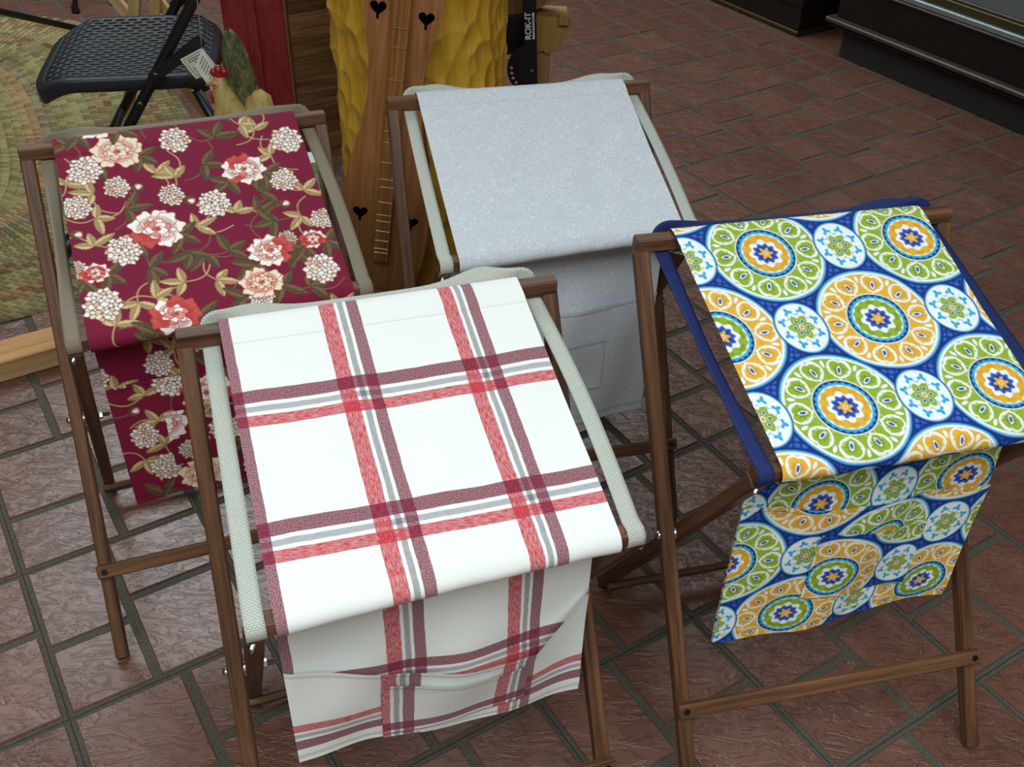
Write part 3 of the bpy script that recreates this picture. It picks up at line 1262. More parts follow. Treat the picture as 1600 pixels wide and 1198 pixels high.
    # ---- pockets on the hanging part: (s0, s1, [top heights], stand-off)
    def pocket(name, s0, s1, topf, botf, off, bulge, t_base, sgn, s_off=0.0, under=None):
        nc = int((s1 - s0) / D) + 2
        hmax = max(botf(x) - topf(x) for x in np.linspace(s0, s1, 9))
        nr = int(hmax / D) + 2
        sv = np.linspace(s0, s1, nc)
        zt = np.array([topf(x) for x in sv])
        zbm = np.array([botf(x) for x in sv])
        fr = np.linspace(0, 1, nr)
        Z = zt[None, :] + (zbm - zt)[None, :] * fr[:, None]
        Sg = np.broadcast_to(sv[None, :], Z.shape)
        # same ripple as the cloth below, so the layers do not cross
        tz = T_ab + .085 + Z
        hang_ = np.clip((tz - T_ab - .11) / .12, 0, 1)
        wv = (np.sin(Sg * 24 + cfg.get('ph', 0)) * .0045 + np.sin(Sg * 55 + tz * 18 + 2) * .0016 + (vnoise(Sg * 16 + 5, tz * 12) - .5) * .006) * hang_ * rip
        xs = (Sg - s0) / (s1 - s0)
        if under is None:
            bl = bulge * (np.clip(4 * xs * (1 - xs), 0, 1) ** .7) * (1 - fr[:, None]) ** 1.4
        else:
            u_top, u_bot, u_bulge = under
            ut = np.array([u_top(x) for x in sv])[None, :]
            ub = np.array([u_bot(x) for x in sv])[None, :]
            uf = np.clip((Z - ut) / (ub - ut), 0, 1)
            ux = (Sg + HW) / (2 * HW)
            bl = u_bulge * (np.clip(4 * ux * (1 - ux), 0, 1) ** .7) * (1 - uf) ** 1.4 + bulge * (np.clip(4 * xs * (1 - xs), 0, 1) ** .7) * (1 - fr[:, None]) ** 1.4
        drop = off * np.clip((1 - fr[:, None]) * 12, .5, 1) + .0012
        drop = drop + .0011 * sstep(.009, .0075, (Z - zt[None, :]))
        P = (mB + up * .011)[None, None, :] + dB * Sg[..., None] + fB * (-BK + wv + bl + drop)[..., None] - up * Z[..., None] - base
        # turned hem at the mouth: last row curls back
        me = grid_mesh(name, P)
        tt = t_base + sgn * (zbm[None, :] - Z)
        put_uv_col(me, Sg + s_off, tt, colour(Sg + s_off, tt))
        me.materials.append(M[cloth])
        me.polygons.foreach_set('use_smooth', [True] * len(me.polygons))
        o = bpy.data.objects.new(name, me)
        o.parent = sling
        COL.objects.link(o)
        return o
    zl = lambda x: zb[0] + (zb[1] - zb[0]) * (x + HW) / (2 * HW)
    pt = cfg['pocket']
    topf = lambda x: float(np.interp(x, [p[0] for p in pt], [p[1] for p in pt]))
    pocket('pocket', -HW, HW, topf, lambda x: zl(x) + .001, .0030, cfg.get('bulge', .012), cfg.get('pocket_t', tot), 1, cfg.get('pocket_s', 0))
    pp = cfg['patch']
    pocket('patch_pocket', pp[0], pp[1], lambda x: pp[2] + (pp[3] - pp[2]) * (x - pp[0]) / (pp[1] - pp[0]), lambda x: pp[4] + (pp[5] - pp[4]) * (x - pp[0]) / (pp[1] - pp[0]), .0055, cfg.get('bulge', .012) * .25, cfg.get('patch_t', tot + .05), cfg.get('patch_sgn', -1), cfg.get('patch_s', 0), (topf, lambda x: zl(x) + .001, cfg.get('bulge', .012)))
    return root


FLORAL = floral_canvas(-.13, 1.05)
GRP = 'folding stands with cloth slings on the tiled floor'
make_stand(S3, 'folding walnut stand with white sling checked in red and plum stripes', GRP, 'plaid', M['strap_grey'],
           dict(bottom=(.316, .338), pocket=[(-.177, .143), (-.075, .171), (.006, .189), (.108, .212), (.147, .174), (.177, .140)], patch=(-.076, .098, .195, .222, .325, .312),
                bulge=.022, pocket_s=.012, ph=.6, rip=1.1, hump=(.011, .017), sling_label='white cotton sling with red, grey and plum stripes', patch_s=.02, patch_t=.135, twist=(0, 0), sag=.0))
make_stand(S4, 'folding walnut stand with blue sling printed in green and yellow medallions', GRP, 'medallion', M['strap_navy'],
           dict(bottom=(.378, .366), pocket=[(-.177, .114), (-.088, .128), (.039, .137), (.177, .146)], patch=(-.065, .099, .173, .195, .314, .330),
                bulge=.008, ph=2.2, rip=1.0, hump=(.004, .012), sling_label='blue cotton sling with round green and yellow medallions', pocket_s=.111, pocket_t=.843, patch_s=.062, patch_t=.115, patch_sgn=1, twist=(.45, .1), sag=.006))
make_stand(S1, 'folding walnut stand with burgundy sling printed in cream flowers', GRP, 'floral', M['strap_taupe'],
           dict(bottom=(.352, .345), pocket=[(-.177, .125), (.177, .118)], patch=(-.108, .03, .185, .180, .30, .295),
                bulge=.006, ph=1.1, rip=.9, hump=(.008, .006), rise=.003, sling_label='burgundy cotton sling with cream flowers and leaves', patch_t=.10, patch_sgn=1, patch_s=.05, twist=(.8, .1), sag=.006))
make_stand(S2, 'folding walnut stand with plain pale grey sling', GRP, 'grey', M['strap_grey'],
           dict(bottom=(.395, .402), pocket=[(-.177, .149), (.177, .152)], patch=(-.08, .084, .215, .215, .335, .333),
                bulge=.010, ph=.2, rip=1.2, hump=(.012, .012), sling_label='pale grey slubbed cotton sling', twist=(.1, .1), sag=.004))

# ------------------------------------------------------------------ braided rug
def rug():
    e1, e2 = np.array([.4508, -.8926]), np.array([-.8926, -.4508])
    c0 = e1 * -3.37 + e2 * .186
    a, b, ex = 1.12, .70, 2.7
    n_ring, per = 27, 5
    nt = 260
    t0_ = np.linspace(0, 2 * math.pi, 4001)
    c_, s_ = np.cos(t0_), np.sin(t0_)
    px_ = np.sign(c_) * np.abs(c_) ** (2 / ex) * a
    py_ = np.sign(s_) * np.abs(s_) ** (2 / ex) * b
    al_ = np.concatenate([[0], np.cumsum(np.hypot(np.diff(px_), np.diff(py_)))])
    th = np.interp(np.linspace(0, al_[-1], nt, endpoint=False), al_, t0_)
    cs, sn = np.cos(th), np.sin(th)
    ux = np.sign(cs) * np.abs(cs) ** (2 / ex)
    uy = np.sign(sn) * np.abs(sn) ** (2 / ex)
    rows, ring_id, arc = [], [], []
    rw = b / n_ring
    ks = np.linspace(0, n_ring, n_ring * per + 1)
    for q in ks:
        A, B = a - q * rw, max(b - q * rw, .002)
        fr = q - math.floor(q)
        h = .003 + .007 * abs(math.sin(math.pi * fr)) ** .7
        if q == 0:
            h = .0005
        x, y = ux * A, uy * B
        P = c0[None] + x[:, None] * e1 + y[:, None] * e2
        rows.append(np.concatenate([P, np.full((nt, 1), h)], 1))
        ring_id.append(np.full(nt, q))
        dd = np.hypot(np.diff(np.append(x, x[0])), np.diff(np.append(y, y[0])))
        arc.append(np.linspace(0, 5.4, nt, endpoint=False))
    G = np.stack(rows, 0)
    me = grid_mesh('braided_rug', G, closed_v=True)
    put_uv_col(me, np.stack(arc, 0), np.stack(ring_id, 0))
    t = NT('braided_wool')
    uv = t.coord('UV')
    sp = t.n('ShaderNodeSeparateXYZ')
    t.put(sp.inputs[0], uv)
    ring = t.math('FLOOR', t.math('ADD', sp.outputs[1], .001))
    cols = [(86, 84, 52), (120, 108, 62), (150, 128, 82), (132, 92, 56), (158, 96, 58), (150, 128, 80), (140, 134, 84), (128, 126, 74), (110, 76, 50), (132, 82, 52), (120, 100, 68), (136, 134, 78), (150, 140, 86), (132, 128, 66), (112, 108, 58), (96, 82, 62), (118, 98, 80), (160, 104, 66), (168, 124, 84), (140, 126, 74), (126, 122, 66), (150, 140, 84), (110, 102, 60), (92, 80, 58), (134, 96, 62), (152, 130, 84), (120, 116, 70)]
    stops = [(k / 27.0, L4([v * .72 + 34 for v in c])) for k, c in enumerate(cols)]
    # two ramps, as one holds 32 stops
    base = t.ramp(t.math('DIVIDE', t.math('ADD', ring, .3), 27.0), stops, 'CONSTANT')
    # plait: slanted strands, alternating tone
    fr = t.math('SUBTRACT', sp.outputs[1], ring)
    zig = t.math('ABSOLUTE', t.math('SUBTRACT', fr, .5))
    ph = t.math('ADD', t.math('MULTIPLY', sp.outputs[0], 40.0), t.math('MULTIPLY', zig, 1.3))
    st = t.math('FRACT', ph)
    k = t.math('FLOOR', ph)
    cmb = t.n('ShaderNodeCombineXYZ')
    t.put(cmb.inputs[0], k)
    t.put(cmb.inputs[1], ring)
    wn = t.n('ShaderNodeTexWhiteNoise', _noise_dimensions='2D')
    t.put(wn.inputs['Vector'], cmb.outputs[0])
    tone = t.ramp(wn.outputs['Value'], [(0, L4((74, 70, 46))), (.35, L4((150, 138, 92))), (.7, L4((176, 164, 112))), (1, L4((120, 66, 44)))])
    c = t.mix(.45, base, tone)
    groove = t.math('MULTIPLY', t.math('LESS_THAN', st, .22), .45)
    c = t.mix(groove, c, L4((52, 46, 32)))
    bmp = t.math('SINE', t.math('MULTIPLY', st, 3.1416))
    t.bump(bmp, .8, .004)
    m = t.set(c, .95, 0, .1)
    o = link('braided_rug', me, m, smooth=True)
    tag(o, 'oval braided rug in green, tan and rust on the tiles', 'rug')


rug()

# ------------------------------------------------------------------ low board on the floor by the burgundy stand
br = thing('wooden_board', 'low honey-coloured wooden plank with pale edge lying beside the rug', 'board', (-1.5, 1.52, 0))
d = nrm((.1, .062, 0))
pr = V3((-d[1], d[0], 0))
p0, p1 = V3((-1.055, 1.72, 0)) - d * 1.1, V3((-1.055, 1.72, 0)) + d * .155
c = pr * .041
bar('plank', p0 + c + V3((0, 0, .046)), p1 + c + V3((0, 0, .046)), .010, .084, M['tan_board'], br, (0, 0, 1))
bar('edge_board', p0 + pr * .009 + V3((0, 0, .021)), p1 + pr * .009 + V3((0, 0, .021)), .041, .016, M['pale_board'], br, (0, 0, 1))
bar('edge_board', p0 + pr * .074 + V3((0, 0, .021)), p1 + pr * .074 + V3((0, 0, .021)), .041, .016, M['pale_board'], br, (0, 0, 1))


# ------------------------------------------------------------------ black folding chairs
def seat_mesh(w, dp):
    """perforated, dished plastic seat; local x = lateral, y = to the front"""
    nx, ny = 50, 74
    xs = np.linspace(-1, 1, nx + 1)
    ys = np.linspace(-1, 1, ny + 1)
    bm = bmesh.new()
    V = {}
    for i, x in enumerate(xs):
        for j, y in enumerate(ys):
            # rounded outline: squeeze corners
            k = 1 - .10 * (abs(y) ** 6) * 1.0
            k2 = 1 - .12 * (abs(x) ** 5)
            z = -.012 * (1 - x * x) * (1 - y * y) - .030 * max(0, y - .55) ** 2 / .2 - .018 * max(0, -y - .8) / .2
            V[i, j] = bm.verts.new((x * k * w / 2, y * k2 * dp / 2, z))
    for i in range(nx):
        for j in range(ny):
            x, y = (xs[i] + xs[i + 1]) / 2, (ys[j] + ys[j + 1]) / 2
            edge = abs(x) > .90 or abs(y) > .88
            cj = (j + (3 if (i // 2) % 2 else 0)) % 6
            hole = (not edge) and i % 2 == 1 and cj in (0, 1, 2, 3)
            if not hole:
                bm.faces.new((V[i, j], V[i + 1, j], V[i + 1, j + 1], V[i, j + 1]))
    # skirt
    bmesh.ops.recalc_face_normals(bm, faces=bm.faces)
    loop = [V[i, 0] for i in range(nx)] + [V[nx, j] for j in range(ny)] + [V[i, ny] for i in range(nx, 0, -1)] + [V[0, j] for j in range(ny, 0, -1)]
    rings = [loop]
    for ins, dz in ((1.012, -.006), (1.006, -.030), (.97, -.034)):
        rings.append([bm.verts.new((v.co.x * ins, v.co.y * ins, v.co.z + dz)) for v in loop])
    for a, b in zip(rings[:-1], rings[1:]):
        n = len(a)
        for k in range(n):
            bm.faces.new((a[k], a[(k + 1) % n], b[(k + 1) % n], b[k]))
    me = bpy.data.meshes.new('seat')
    bmesh.ops.recalc_face_normals(bm, faces=bm.faces)
    bm.to_mesh(me)
    bm.free()
    return me


def folding_chair(org, fwd, label, w=.47):
    """org: ground point under the near front foot"""
    F = nrm((fwd[0], fwd[1], 0))
    Lt = nrm((-F[1] * -1, F[0] * -1, 0))          # lateral, from near side to far side
    if Lt[1] < 0:
        Lt = -Lt
    org = V3(org)
    ctr = org - F * .18 + Lt * w / 2
    ctr[2] = 0
    ch = thing('folding_chair', label, 'chair', ctr)
    up = V3((0, 0, 1))
    sw = .43
    me = seat_mesh(sw, .41)
    sc = org - F * .222 + Lt * w / 2 + up * .437
    rot = Matrix((Vector(Lt), Vector(F), Vector(np.cross(Lt, F)))).transposed()
    if rot.determinant() < 0:
        rot = Matrix((-Vector(Lt), Vector(F), Vector(np.cross(-Lt, F)))).transposed()
    so = link('seat', me, M['black_plastic'], ch, sc, rot.to_quaternion(), True)
    md = so.modifiers.new('thickness', 'SOLIDIFY')
    md.thickness = .003
    md.offset = -1
    # underside pan so that the rim reads solid
    for s in (0, 1):
        q = org + Lt * (w * s)
        tp = lambda k: q - F * (.68 * k) + up * k
        pts = [tp(0.012), tp(.25), tp(.45), tp(.64), tp(.78) , q - F * (.68 * .84 ) + up * .88]
        tube('front_leg', [V3(p) for p in pts], .0125, M['black_metal'], ch, 12)
        tube('rubber_foot', [tp(0.0), tp(.004), tp(.05)], [.013, .017, .0155], M['black_metal'], ch, 12)
        r0 = q - F * .385 + up * .398 + Lt * (.026 if s == 0 else -.026)
        r1 = q - F * .53 + up * .006 + Lt * (.026 if s == 0 else -.026)
        tube('rear_leg', [r0, r0 * .5 + r1 * .5, r1], .0115, M['black_metal'], ch, 12)
        k0 = tp(.452) - Lt * (.016 if s == 0 else -.016)
        k1 = q - F * .42 + up * .53 - Lt * (.016 if s == 0 else -.016)
        bar('hinge_link', k0 - nrm(k1 - k0) * .012, k1, .006, .026, M['black_metal'], ch, Lt)
        for zz in (.452, .385):
            p = tp(zz) - Lt * (.019 if s == 0 else -.019)
            link('rivet', RIV, None, ch, p, Vector((0, 0, 1)).rotation_difference(Vector(-Lt if s == 0 else Lt)))
    for z_, k_ in ((.18, 0), ):
        a = org - F * (.68 * z_) + up * z_
        tube('cross_bar', [a, a + Lt * w], .008, M['black_metal'], ch, 10)
    a = org - F * .505 + up * .09
    tube('cross_bar', [a + Lt * .026, a + Lt * (w - .026)], .008, M['black_metal'], ch, 10)
    # backrest panel
    n = 12
    G = np.zeros((n, 8, 3))
    for i in range(n):
        x = i / (n - 1)
        for j in range(8):
            y = j / 7
            z = .70 + .19 * y
            G[i, j] = org - F * (.68 * .74 + .06 * y + .035 * (1 - (2 * x - 1) ** 2)) + Lt * (w * x) + up * z - ctr
    bo = link('backrest', grid_mesh('backrest', G), M['black_plastic'], ch, ctr, None, True)
    md = bo.modifiers.new('thickness', 'SOLIDIFY')
    md.thickness = .012
    return ch


RIV = lathe_mesh('rivet', [(.0001, .004), (.006, .0036), (.009, .0018), (.0095, 0), (.0001, -.001)], 16)
RIV.materials.append(M['black_metal'])
folding_chair((-1.085, 2.205, .0225), (-.985, -.165), 'black folding chair with perforated plastic seat, beside the carved rooster')
ms = thing('tripod_stand', 'black metal tripod stand with splayed legs on far edge of rug', 'tripod stand', (-1.62, 4.3, 0))
hub = V3((-1.66, 4.30, .34))
tube('pole', [hub - V3((0, 0, .10)), hub + V3((0, 0, .5)), hub + V3((0, 0, .95))], .011, M['black_metal'], ms)
tube('leg', [hub, (-1.69, 4.16, .11), (-1.685, 4.085, .014)], .010, M['black_metal'], ms)
tube('leg', [hub, (-1.60, 4.24, .15), (-1.572, 4.20, .014)], .010, M['black_metal'], ms)
tube('leg', [hub, (-1.80, 4.45, .12), (-1.84, 4.52, .014)], .010, M['black_metal'], ms)
for q in ((-1.685, 4.085, 0), (-1.572, 4.20, 0), (-1.84, 4.52, 0)):
    link('rubber_foot', lathe_mesh('rubber_foot', [(.014, 0), (.016, .006), (.012, .03)], 14), M['black_metal'], ms, V3(q) + V3((0, 0, .001)))
mr = thing('microphone_stand', 'black metal stand with a long low leg reaching across the rug', 'stand', (-2.05, 3.17, 0))
hub = V3((-2.05, 3.17, .46))
tube('pole', [hub - V3((0, 0, .20)), hub + V3((0, 0, .4)), hub + V3((0, 0, .8))], .012, M['black_metal'], mr)
for q in ((-1.53, 3.81, .022), (-2.75, 3.05, .022), (-1.95, 2.45, .022)):
    tube('leg', [hub - V3((0, 0, .05)), hub * .5 + V3(q) * .5 - V3((0, 0, .025)), q], .0115, M['black_metal'], mr)

# ------------------------------------------------------------------ pine folding stand behind the chair
pn = thing('pine_stand', 'pale pine folding stand with crossed legs behind the black chair', 'folding stand', (-1.12, 3.15, 0))
for yy in (3.06, 3.30):
    bar('leg', (-1.175, yy, 0.016), (-1.02, yy, .62), .022, .032, M['pine'], pn, (0, 1, 0))
    bar('leg', (-.93, yy + .026, 0.016), (-1.19, yy + .026, .44), .022, .032, M['pine'], pn, (0, 1, 0))
bar('stretcher', (-1.10, 3.05, .25), (-1.10, 3.335, .25), .02, .02, M['pine'], pn, (1, 0, 0))
bar('stretcher', (-1.03, 3.05, .55), (-1.03, 3.335, .55), .02, .02, M['pine'], pn, (1, 0, 0))
hp = link('wing_nut', HWM['wing_nut'], None, pn, (-1.115, 3.045, .315), Vector((0, 0, 1)).rotation_difference(Vector((0, -1, 0))))


# ------------------------------------------------------------------ red boarded cabinet with slatted side
def red_mat():
    t = NT('red_barn_paint')
    co = t.coord()
    g = t.noise(t.mapping(co, (25, 25, 6)), 1.0, 4, .65, 1.2)
    saw = t.noise(t.mapping(co, (6, 6, 90), rot=(0, .3, 0)), 1.0, 2, .6, .4)
    c = t.ramp(g, [(.3, L4((128, 34, 38))), (.7, L4((166, 58, 62)))])
    t.bump(t.math('ADD', t.math('MULTIPLY', saw, 1.2), g), .6, .003)
    return t.set(c, .6, 0, .3)


M['red_paint'] = red_mat()
M['slat'] = wood('mixed_barnwood', (72, 46, 28), (146, 108, 66), .65, (60, 60, 4), .8)
M['honey_trim'] = wood('honey_trim', (120, 84, 46), (158, 118, 72), .6)
rc = thing('red_cabinet', 'tall cabinet of rough red boards with slatted brown side', 'cabinet', (-.64, 2.95, 0))
HT = 1.25
box('side_board', -.777, -.706, 2.85, 2.875, 0, HT, M['red_paint'], rc)
box('corner_trim', -.708, -.680, 2.835, 2.87, 0, HT, M['red_paint'], rc)
box('front_board', -.682, -.607, 2.845, 2.87, 0, HT, M['red_paint'], rc)
box('body', -.772, -.612, 2.875, 3.15, 0, HT - .005, M['red_paint'], rc)
bar('edge_strip', (-.603, 2.852, 0), (-.603, 2.852, HT), .007, .012, M['honey_trim'], rc, (1, 0, 0))
z = .0
a0, a1 = V3((-.597, 2.856, 0)), V3((-.455, 2.945, 0))
rgs = random.Random(4)
k = 0
while z < HT - .03:
    hgt = rgs.choice((.054, .060, .070))
    dep = rgs.uniform(0, .004)
    nn = nrm((a1[1] - a0[1], a0[0] - a1[0], 0))
    bar('slat', a0 + nn * dep + V3((0, 0, z + hgt / 2)), a1 + nn * dep + V3((0, 0, z + hgt / 2)), hgt - .0012, .012, M['slat'], rc, (0, 0, 1), .001)
    z += hgt
    k += 1


# ------------------------------------------------------------------ carved yellow post
def carved_post():
    rg_ = np.random.default_rng(9)
    R, H = .190, 1.35
    nth, nz = 360, 400
    th = np.linspace(0, 2 * math.pi, nth, endpoint=False)
    zz = np.linspace(0, H, nz)
    TH, Z = np.meshgrid(th, zz, indexing='ij')
    # scoop cuts: each a shallow gouge, overlapping like scales, lowest one wins
    best = np.full(TH.shape, 9.0)
    cu, cz = .041, .055
    nu, nv = int(round(2 * math.pi * R / cu)), int(H / cz) + 2
    for a in range(nu):
        for b in range(-1, nv):
            c_u = (a + .5 * (b % 2) + rg_.uniform(-.42, .42)) * (2 * math.pi / nu)
            c_z = (b + rg_.uniform(-.45, .45)) * cz
            sz, su = cz * rg_.uniform(.8, 1.25), cu * rg_.uniform(.75, 1.1)
            du = (np.mod(TH - c_u + math.pi, 2 * math.pi) - math.pi) * R
            m = np.abs(du) < su * 2.2
            d = (du / su) ** 2 + ((Z - c_z) / sz) ** 2 * .7 + (c_z - Z) / sz * .28 + rg_.uniform(-.12, .12)
            best = np.where(m & (d < best), d, best)
    rr = R + .019 * np.clip(best, -.3, .8) - .006
    G = np.stack([rr * np.cos(TH), rr * np.sin(TH), Z], -1)
    me = grid_mesh('carved_post', G, closed_u=True)
    bm = bmesh.new()
    bm.from_mesh(me)
    bm.verts.ensure_lookup_table()
    bm.faces.new([bm.verts[i * nz + nz - 1] for i in range(nth)])
    bm.to_mesh(me)
    bm.free()
    t = NT('honey_stained_log')
    co = t.coord()
    g = t.noise(t.mapping(co, (70, 70, 5)), 1.0, 4, .6, .5)
    b_ = t.noise(co, 7, 3, .6)
    c = t.ramp(t.math('ADD', t.math('MULTIPLY', g, .5), t.math('MULTIPLY', b_, .5)), [(.3, L4((184, 132, 26))), (.7, L4((232, 184, 66)))])
    m = t.set(c, .45, 0, .4)
    o = link('carved_post', me, m, None, (-.186, 2.25, 0))
    tag(o, 'thick honey-yellow log post with hand-carved scalloped surface', 'post')


carved_post()


# ------------------------------------------------------------------ mountain dulcimer leaning on the post
def dulcimer():
    M['dul_top'] = wood('dulcimer_walnut', (122, 76, 42), (172, 118, 70), .38, (70, 70, 4), .05)
    M['dul_side'] = wood('dulcimer_side', (70, 48, 24), (104, 74, 38), .4, (70, 70, 4), .05)
    M['fret_board'] = wood('dulcimer_fretboard', (92, 58, 32), (176, 120, 64), .35, (160, 160, 3), .05)
    M['brass'] = plain('brass_fret', (214, 200, 140), .3, 1)
    M['inside'] = plain('soundbox_inside', (46, 28, 16), .9)
    root = thing('dulcimer', 'hourglass walnut dulcimer with heart sound holes leaning on the carved post', 'dulcimer', (-.287, 1.965, 0))
    ax = Vector((.131, .022, 1.0)).normalized()
    q = frame_quat(ax, (1, 0, 0))           # local x right, y to the back, z along the body
    org = Vector((-.287, 1.968, .012))
    prof = [(0, .030), (.012, .048), (.04, .062), (.08, .074), (.14, .088), (.20, .096), (.27, .0985), (.33, .093), (.40, .078), (.47, .062), (.53, .054), (.58, .054), (.64, .062), (.69, .072), (.73, .077), (.77, .077), (.81, .068), (.85, .052), (.88, .034), (.90, .024)]
    zs = np.linspace(0, .90, 60)
    hw_ = np.interp(zs, [p[0] for p in prof], [p[1] for p in prof])
    kern = np.array([1, 2, 3, 2, 1.]) / 9
    hs = np.convolve(np.pad(hw_, 2, mode='edge'), kern, 'valid')

    def plate(name, y0, y1, mat):
        bm = bmesh.new()
        out = [(-w, z) for w, z in zip(hs, zs)] + [(w, z) for w, z in zip(hs[::-1], zs[::-1])]
        add_prof(bm, [[(x, y0, z) for x, z in out], [(x, y1, z) for x, z in out]])
        return bm_mesh(name, bm)
    tp = link('soundboard', plate('soundboard', -.003, 0, None), M['dul_top'], root, org, q)
    # heart cutters
    bm = bmesh.new()
    for hx, hz in ((-.046, .708), (.047, .700), (-.052, .272), (.058, .262)):
        pts = []
        for k in range(36):
            a = 2 * math.pi * k / 36
            x = 16 * math.sin(a) ** 3
            z = 13 * math.cos(a) - 5 * math.cos(2 * a) - 2 * math.cos(3 * a) - math.cos(4 * a)
            if z < 0:
                z *= 1.05
            pts.append((hx + x * .00100, hz + z * .00100))
        add_prof(bm, [[(x, -.02, z_) for x, z_ in pts], [(x, .02, z_) for x, z_ in pts]])
        add_prof(bm, [[(hx + .0032 * math.cos(a * math.pi / 5), y, hz - .0170 + .006 * math.sin(a * math.pi / 5)) for a in range(10)] for y in (-.02, .02)])
    cut_me = bm_mesh('cutter', bm)
    cut = bpy.data.objects.new('cutter', cut_me)
    cut.matrix_world = Matrix.Translation(org) @ q.to_matrix().to_4x4()
    COL.objects.link(cut)
    md = tp.modifiers.new('hearts', 'BOOLEAN')
    md.operation = 'DIFFERENCE'
    md.object = cut
    md.solver = 'EXACT'
    md.use_self = True
    bpy.context.view_layer.update()
    dg = bpy.context.evaluated_depsgraph_get()
    me2 = bpy.data.meshes.new_from_object(tp.evaluated_get(dg))
    tp.modifiers.clear()
    tp.data = me2
    bpy.data.objects.remove(cut)
    link('back', plate('back', .048, .051, None), M['inside'], root, org, q)
    G = np.zeros((120, 2, 3))
    xs = np.concatenate([-hs, hs[::-1]]) * .985
    z2 = np.concatenate([zs, zs[::-1]])
    for j, y in enumerate((0, .048)):
        G[:, j, 0], G[:, j, 1], G[:, j, 2] = xs, y, z2
    so = link('side', grid_mesh('side', G, closed_u=True), M['dul_side'], root, org, q)
    md = so.modifiers.new('t', 'SOLIDIFY')
    md.thickness = .003
    rq = q.to_matrix()
    P = lambda x, y, z_: org + rq @ Vector((x, y, z_))
    bar('fretboard', P(0, -.012, .165), P(0, -.012, .93), .034, .018, M['fret_board'], root, rq @ Vector((1, 0, 0)))
    fret_z = [.760, .682, .645, .580, .525, .499, .472, .448, .404, .366, .348, .313, .283, .268, .244, .221, .201, .191]
    for z_ in fret_z:
        bar('fret', P(-.0165, -.0215, z_ - .002), P(.0165, -.0215, z_ - .002), .0022, .0018, M['brass'], root, rq @ Vector((0, 1, 0)), .0006)
    bar('bridge', P(-.018, -.0125, .085), P(.018, -.0125, .085), .02, .008, M['fret_board'], root, rq @ Vector((0, 1, 0)))
    bar('tail_block', P(0, .022, -.008), P(0, .022, .012), .05, .03, M['dul_side'], root, rq @ Vector((1, 0, 0)))
    # head with scroll
    bm = bmesh.new()
    add_prof(bm, [[(x * w, y, z_) for x, y in ((-1, -.012), (1, -.012), (1, .03), (-1, .03))] for z_, w in ((.88, .022), (1.0, .019), (1.08, .016), (1.10, .008))])
    link('head', bm_mesh('head', bm), M['dul_side'], root, org, q)


dulcimer()

# ------------------------------------------------------------------ crate with book and rooster
cr = thing('wooden_crate', 'low dark wooden crate behind the burgundy stand', 'crate', (-.51, 2.05, 0))
CL, CA = nrm((-.978, -.21, 0)), nrm((-.21, .978, 0))
C0 = V3((-.366, 1.905, 0))
cp = lambda l, a_, z_: C0 + CL * l + CA * a_ + V3((0, 0, z_))
for z0 in (.0, .102, .204):
    zc = z0 + .049
    bar('slat', cp(0, .006, zc), cp(.29, .006, zc), .090, .012, M['slat'], cr, (0, 0, 1))
    bar('slat', cp(0, .284, zc), cp(.29, .284, zc), .090, .012, M['slat'], cr, (0, 0, 1))
    bar('slat', cp(.006, .013, zc), cp(.006, .277, zc), .090, .012, M['slat'], cr, (0, 0, 1))
    bar('slat', cp(.284, .013, zc), cp(.284, .277, zc), .090, .012, M['slat'], cr, (0, 0, 1))
bar('top_board', cp(.145, -.005, .3045), cp(.145, .295, .3045), .30, .014, M['slat'], cr, CL)
paper = plain('paper_white', (226, 228, 224), .7)


def cover_mat():
    t = NT('photo_cover')
    co = t.coord()
    sp = t.n('ShaderNodeSeparateXYZ')
    t.put(sp.inputs[0], co)
    n = t.noise(co, 60, 4, .7)
    y = t.math('ADD', sp.outputs[2], t.math('MULTIPLY', t.math('SUBTRACT', n, .5), .03))
    g = t.mix(n, L4((30, 60, 24)), L4((120, 160, 70)))
    dk = t.mix(n, L4((36, 42, 40)), L4((150, 156, 158)))
    c = t.mix(t.math('GREATER_THAN', y, .015), dk, g)
    c = t.mix(t.math('GREATER_THAN', sp.outputs[2], .075), c, L4((222, 226, 222)))
    c = t.mix(t.math('LESS_THAN', sp.outputs[2], -.055), c, L4((226, 228, 222)))
    return t.set(c, .35, 0, .4)


bk = thing('book', 'white paperback with green landscape photograph on cover, lying on the crate', 'book', cp(.06, .12, .3118))
bar('pages', cp(.051, .004, .3225), cp(.051, .262, .3225), .092, .0215, paper, bk, CL, .0008)
bar('cover', cp(.051, .002, .3345), cp(.051, .265, .3345), .096, .0024, cover_mat(), bk, CL, .0005)


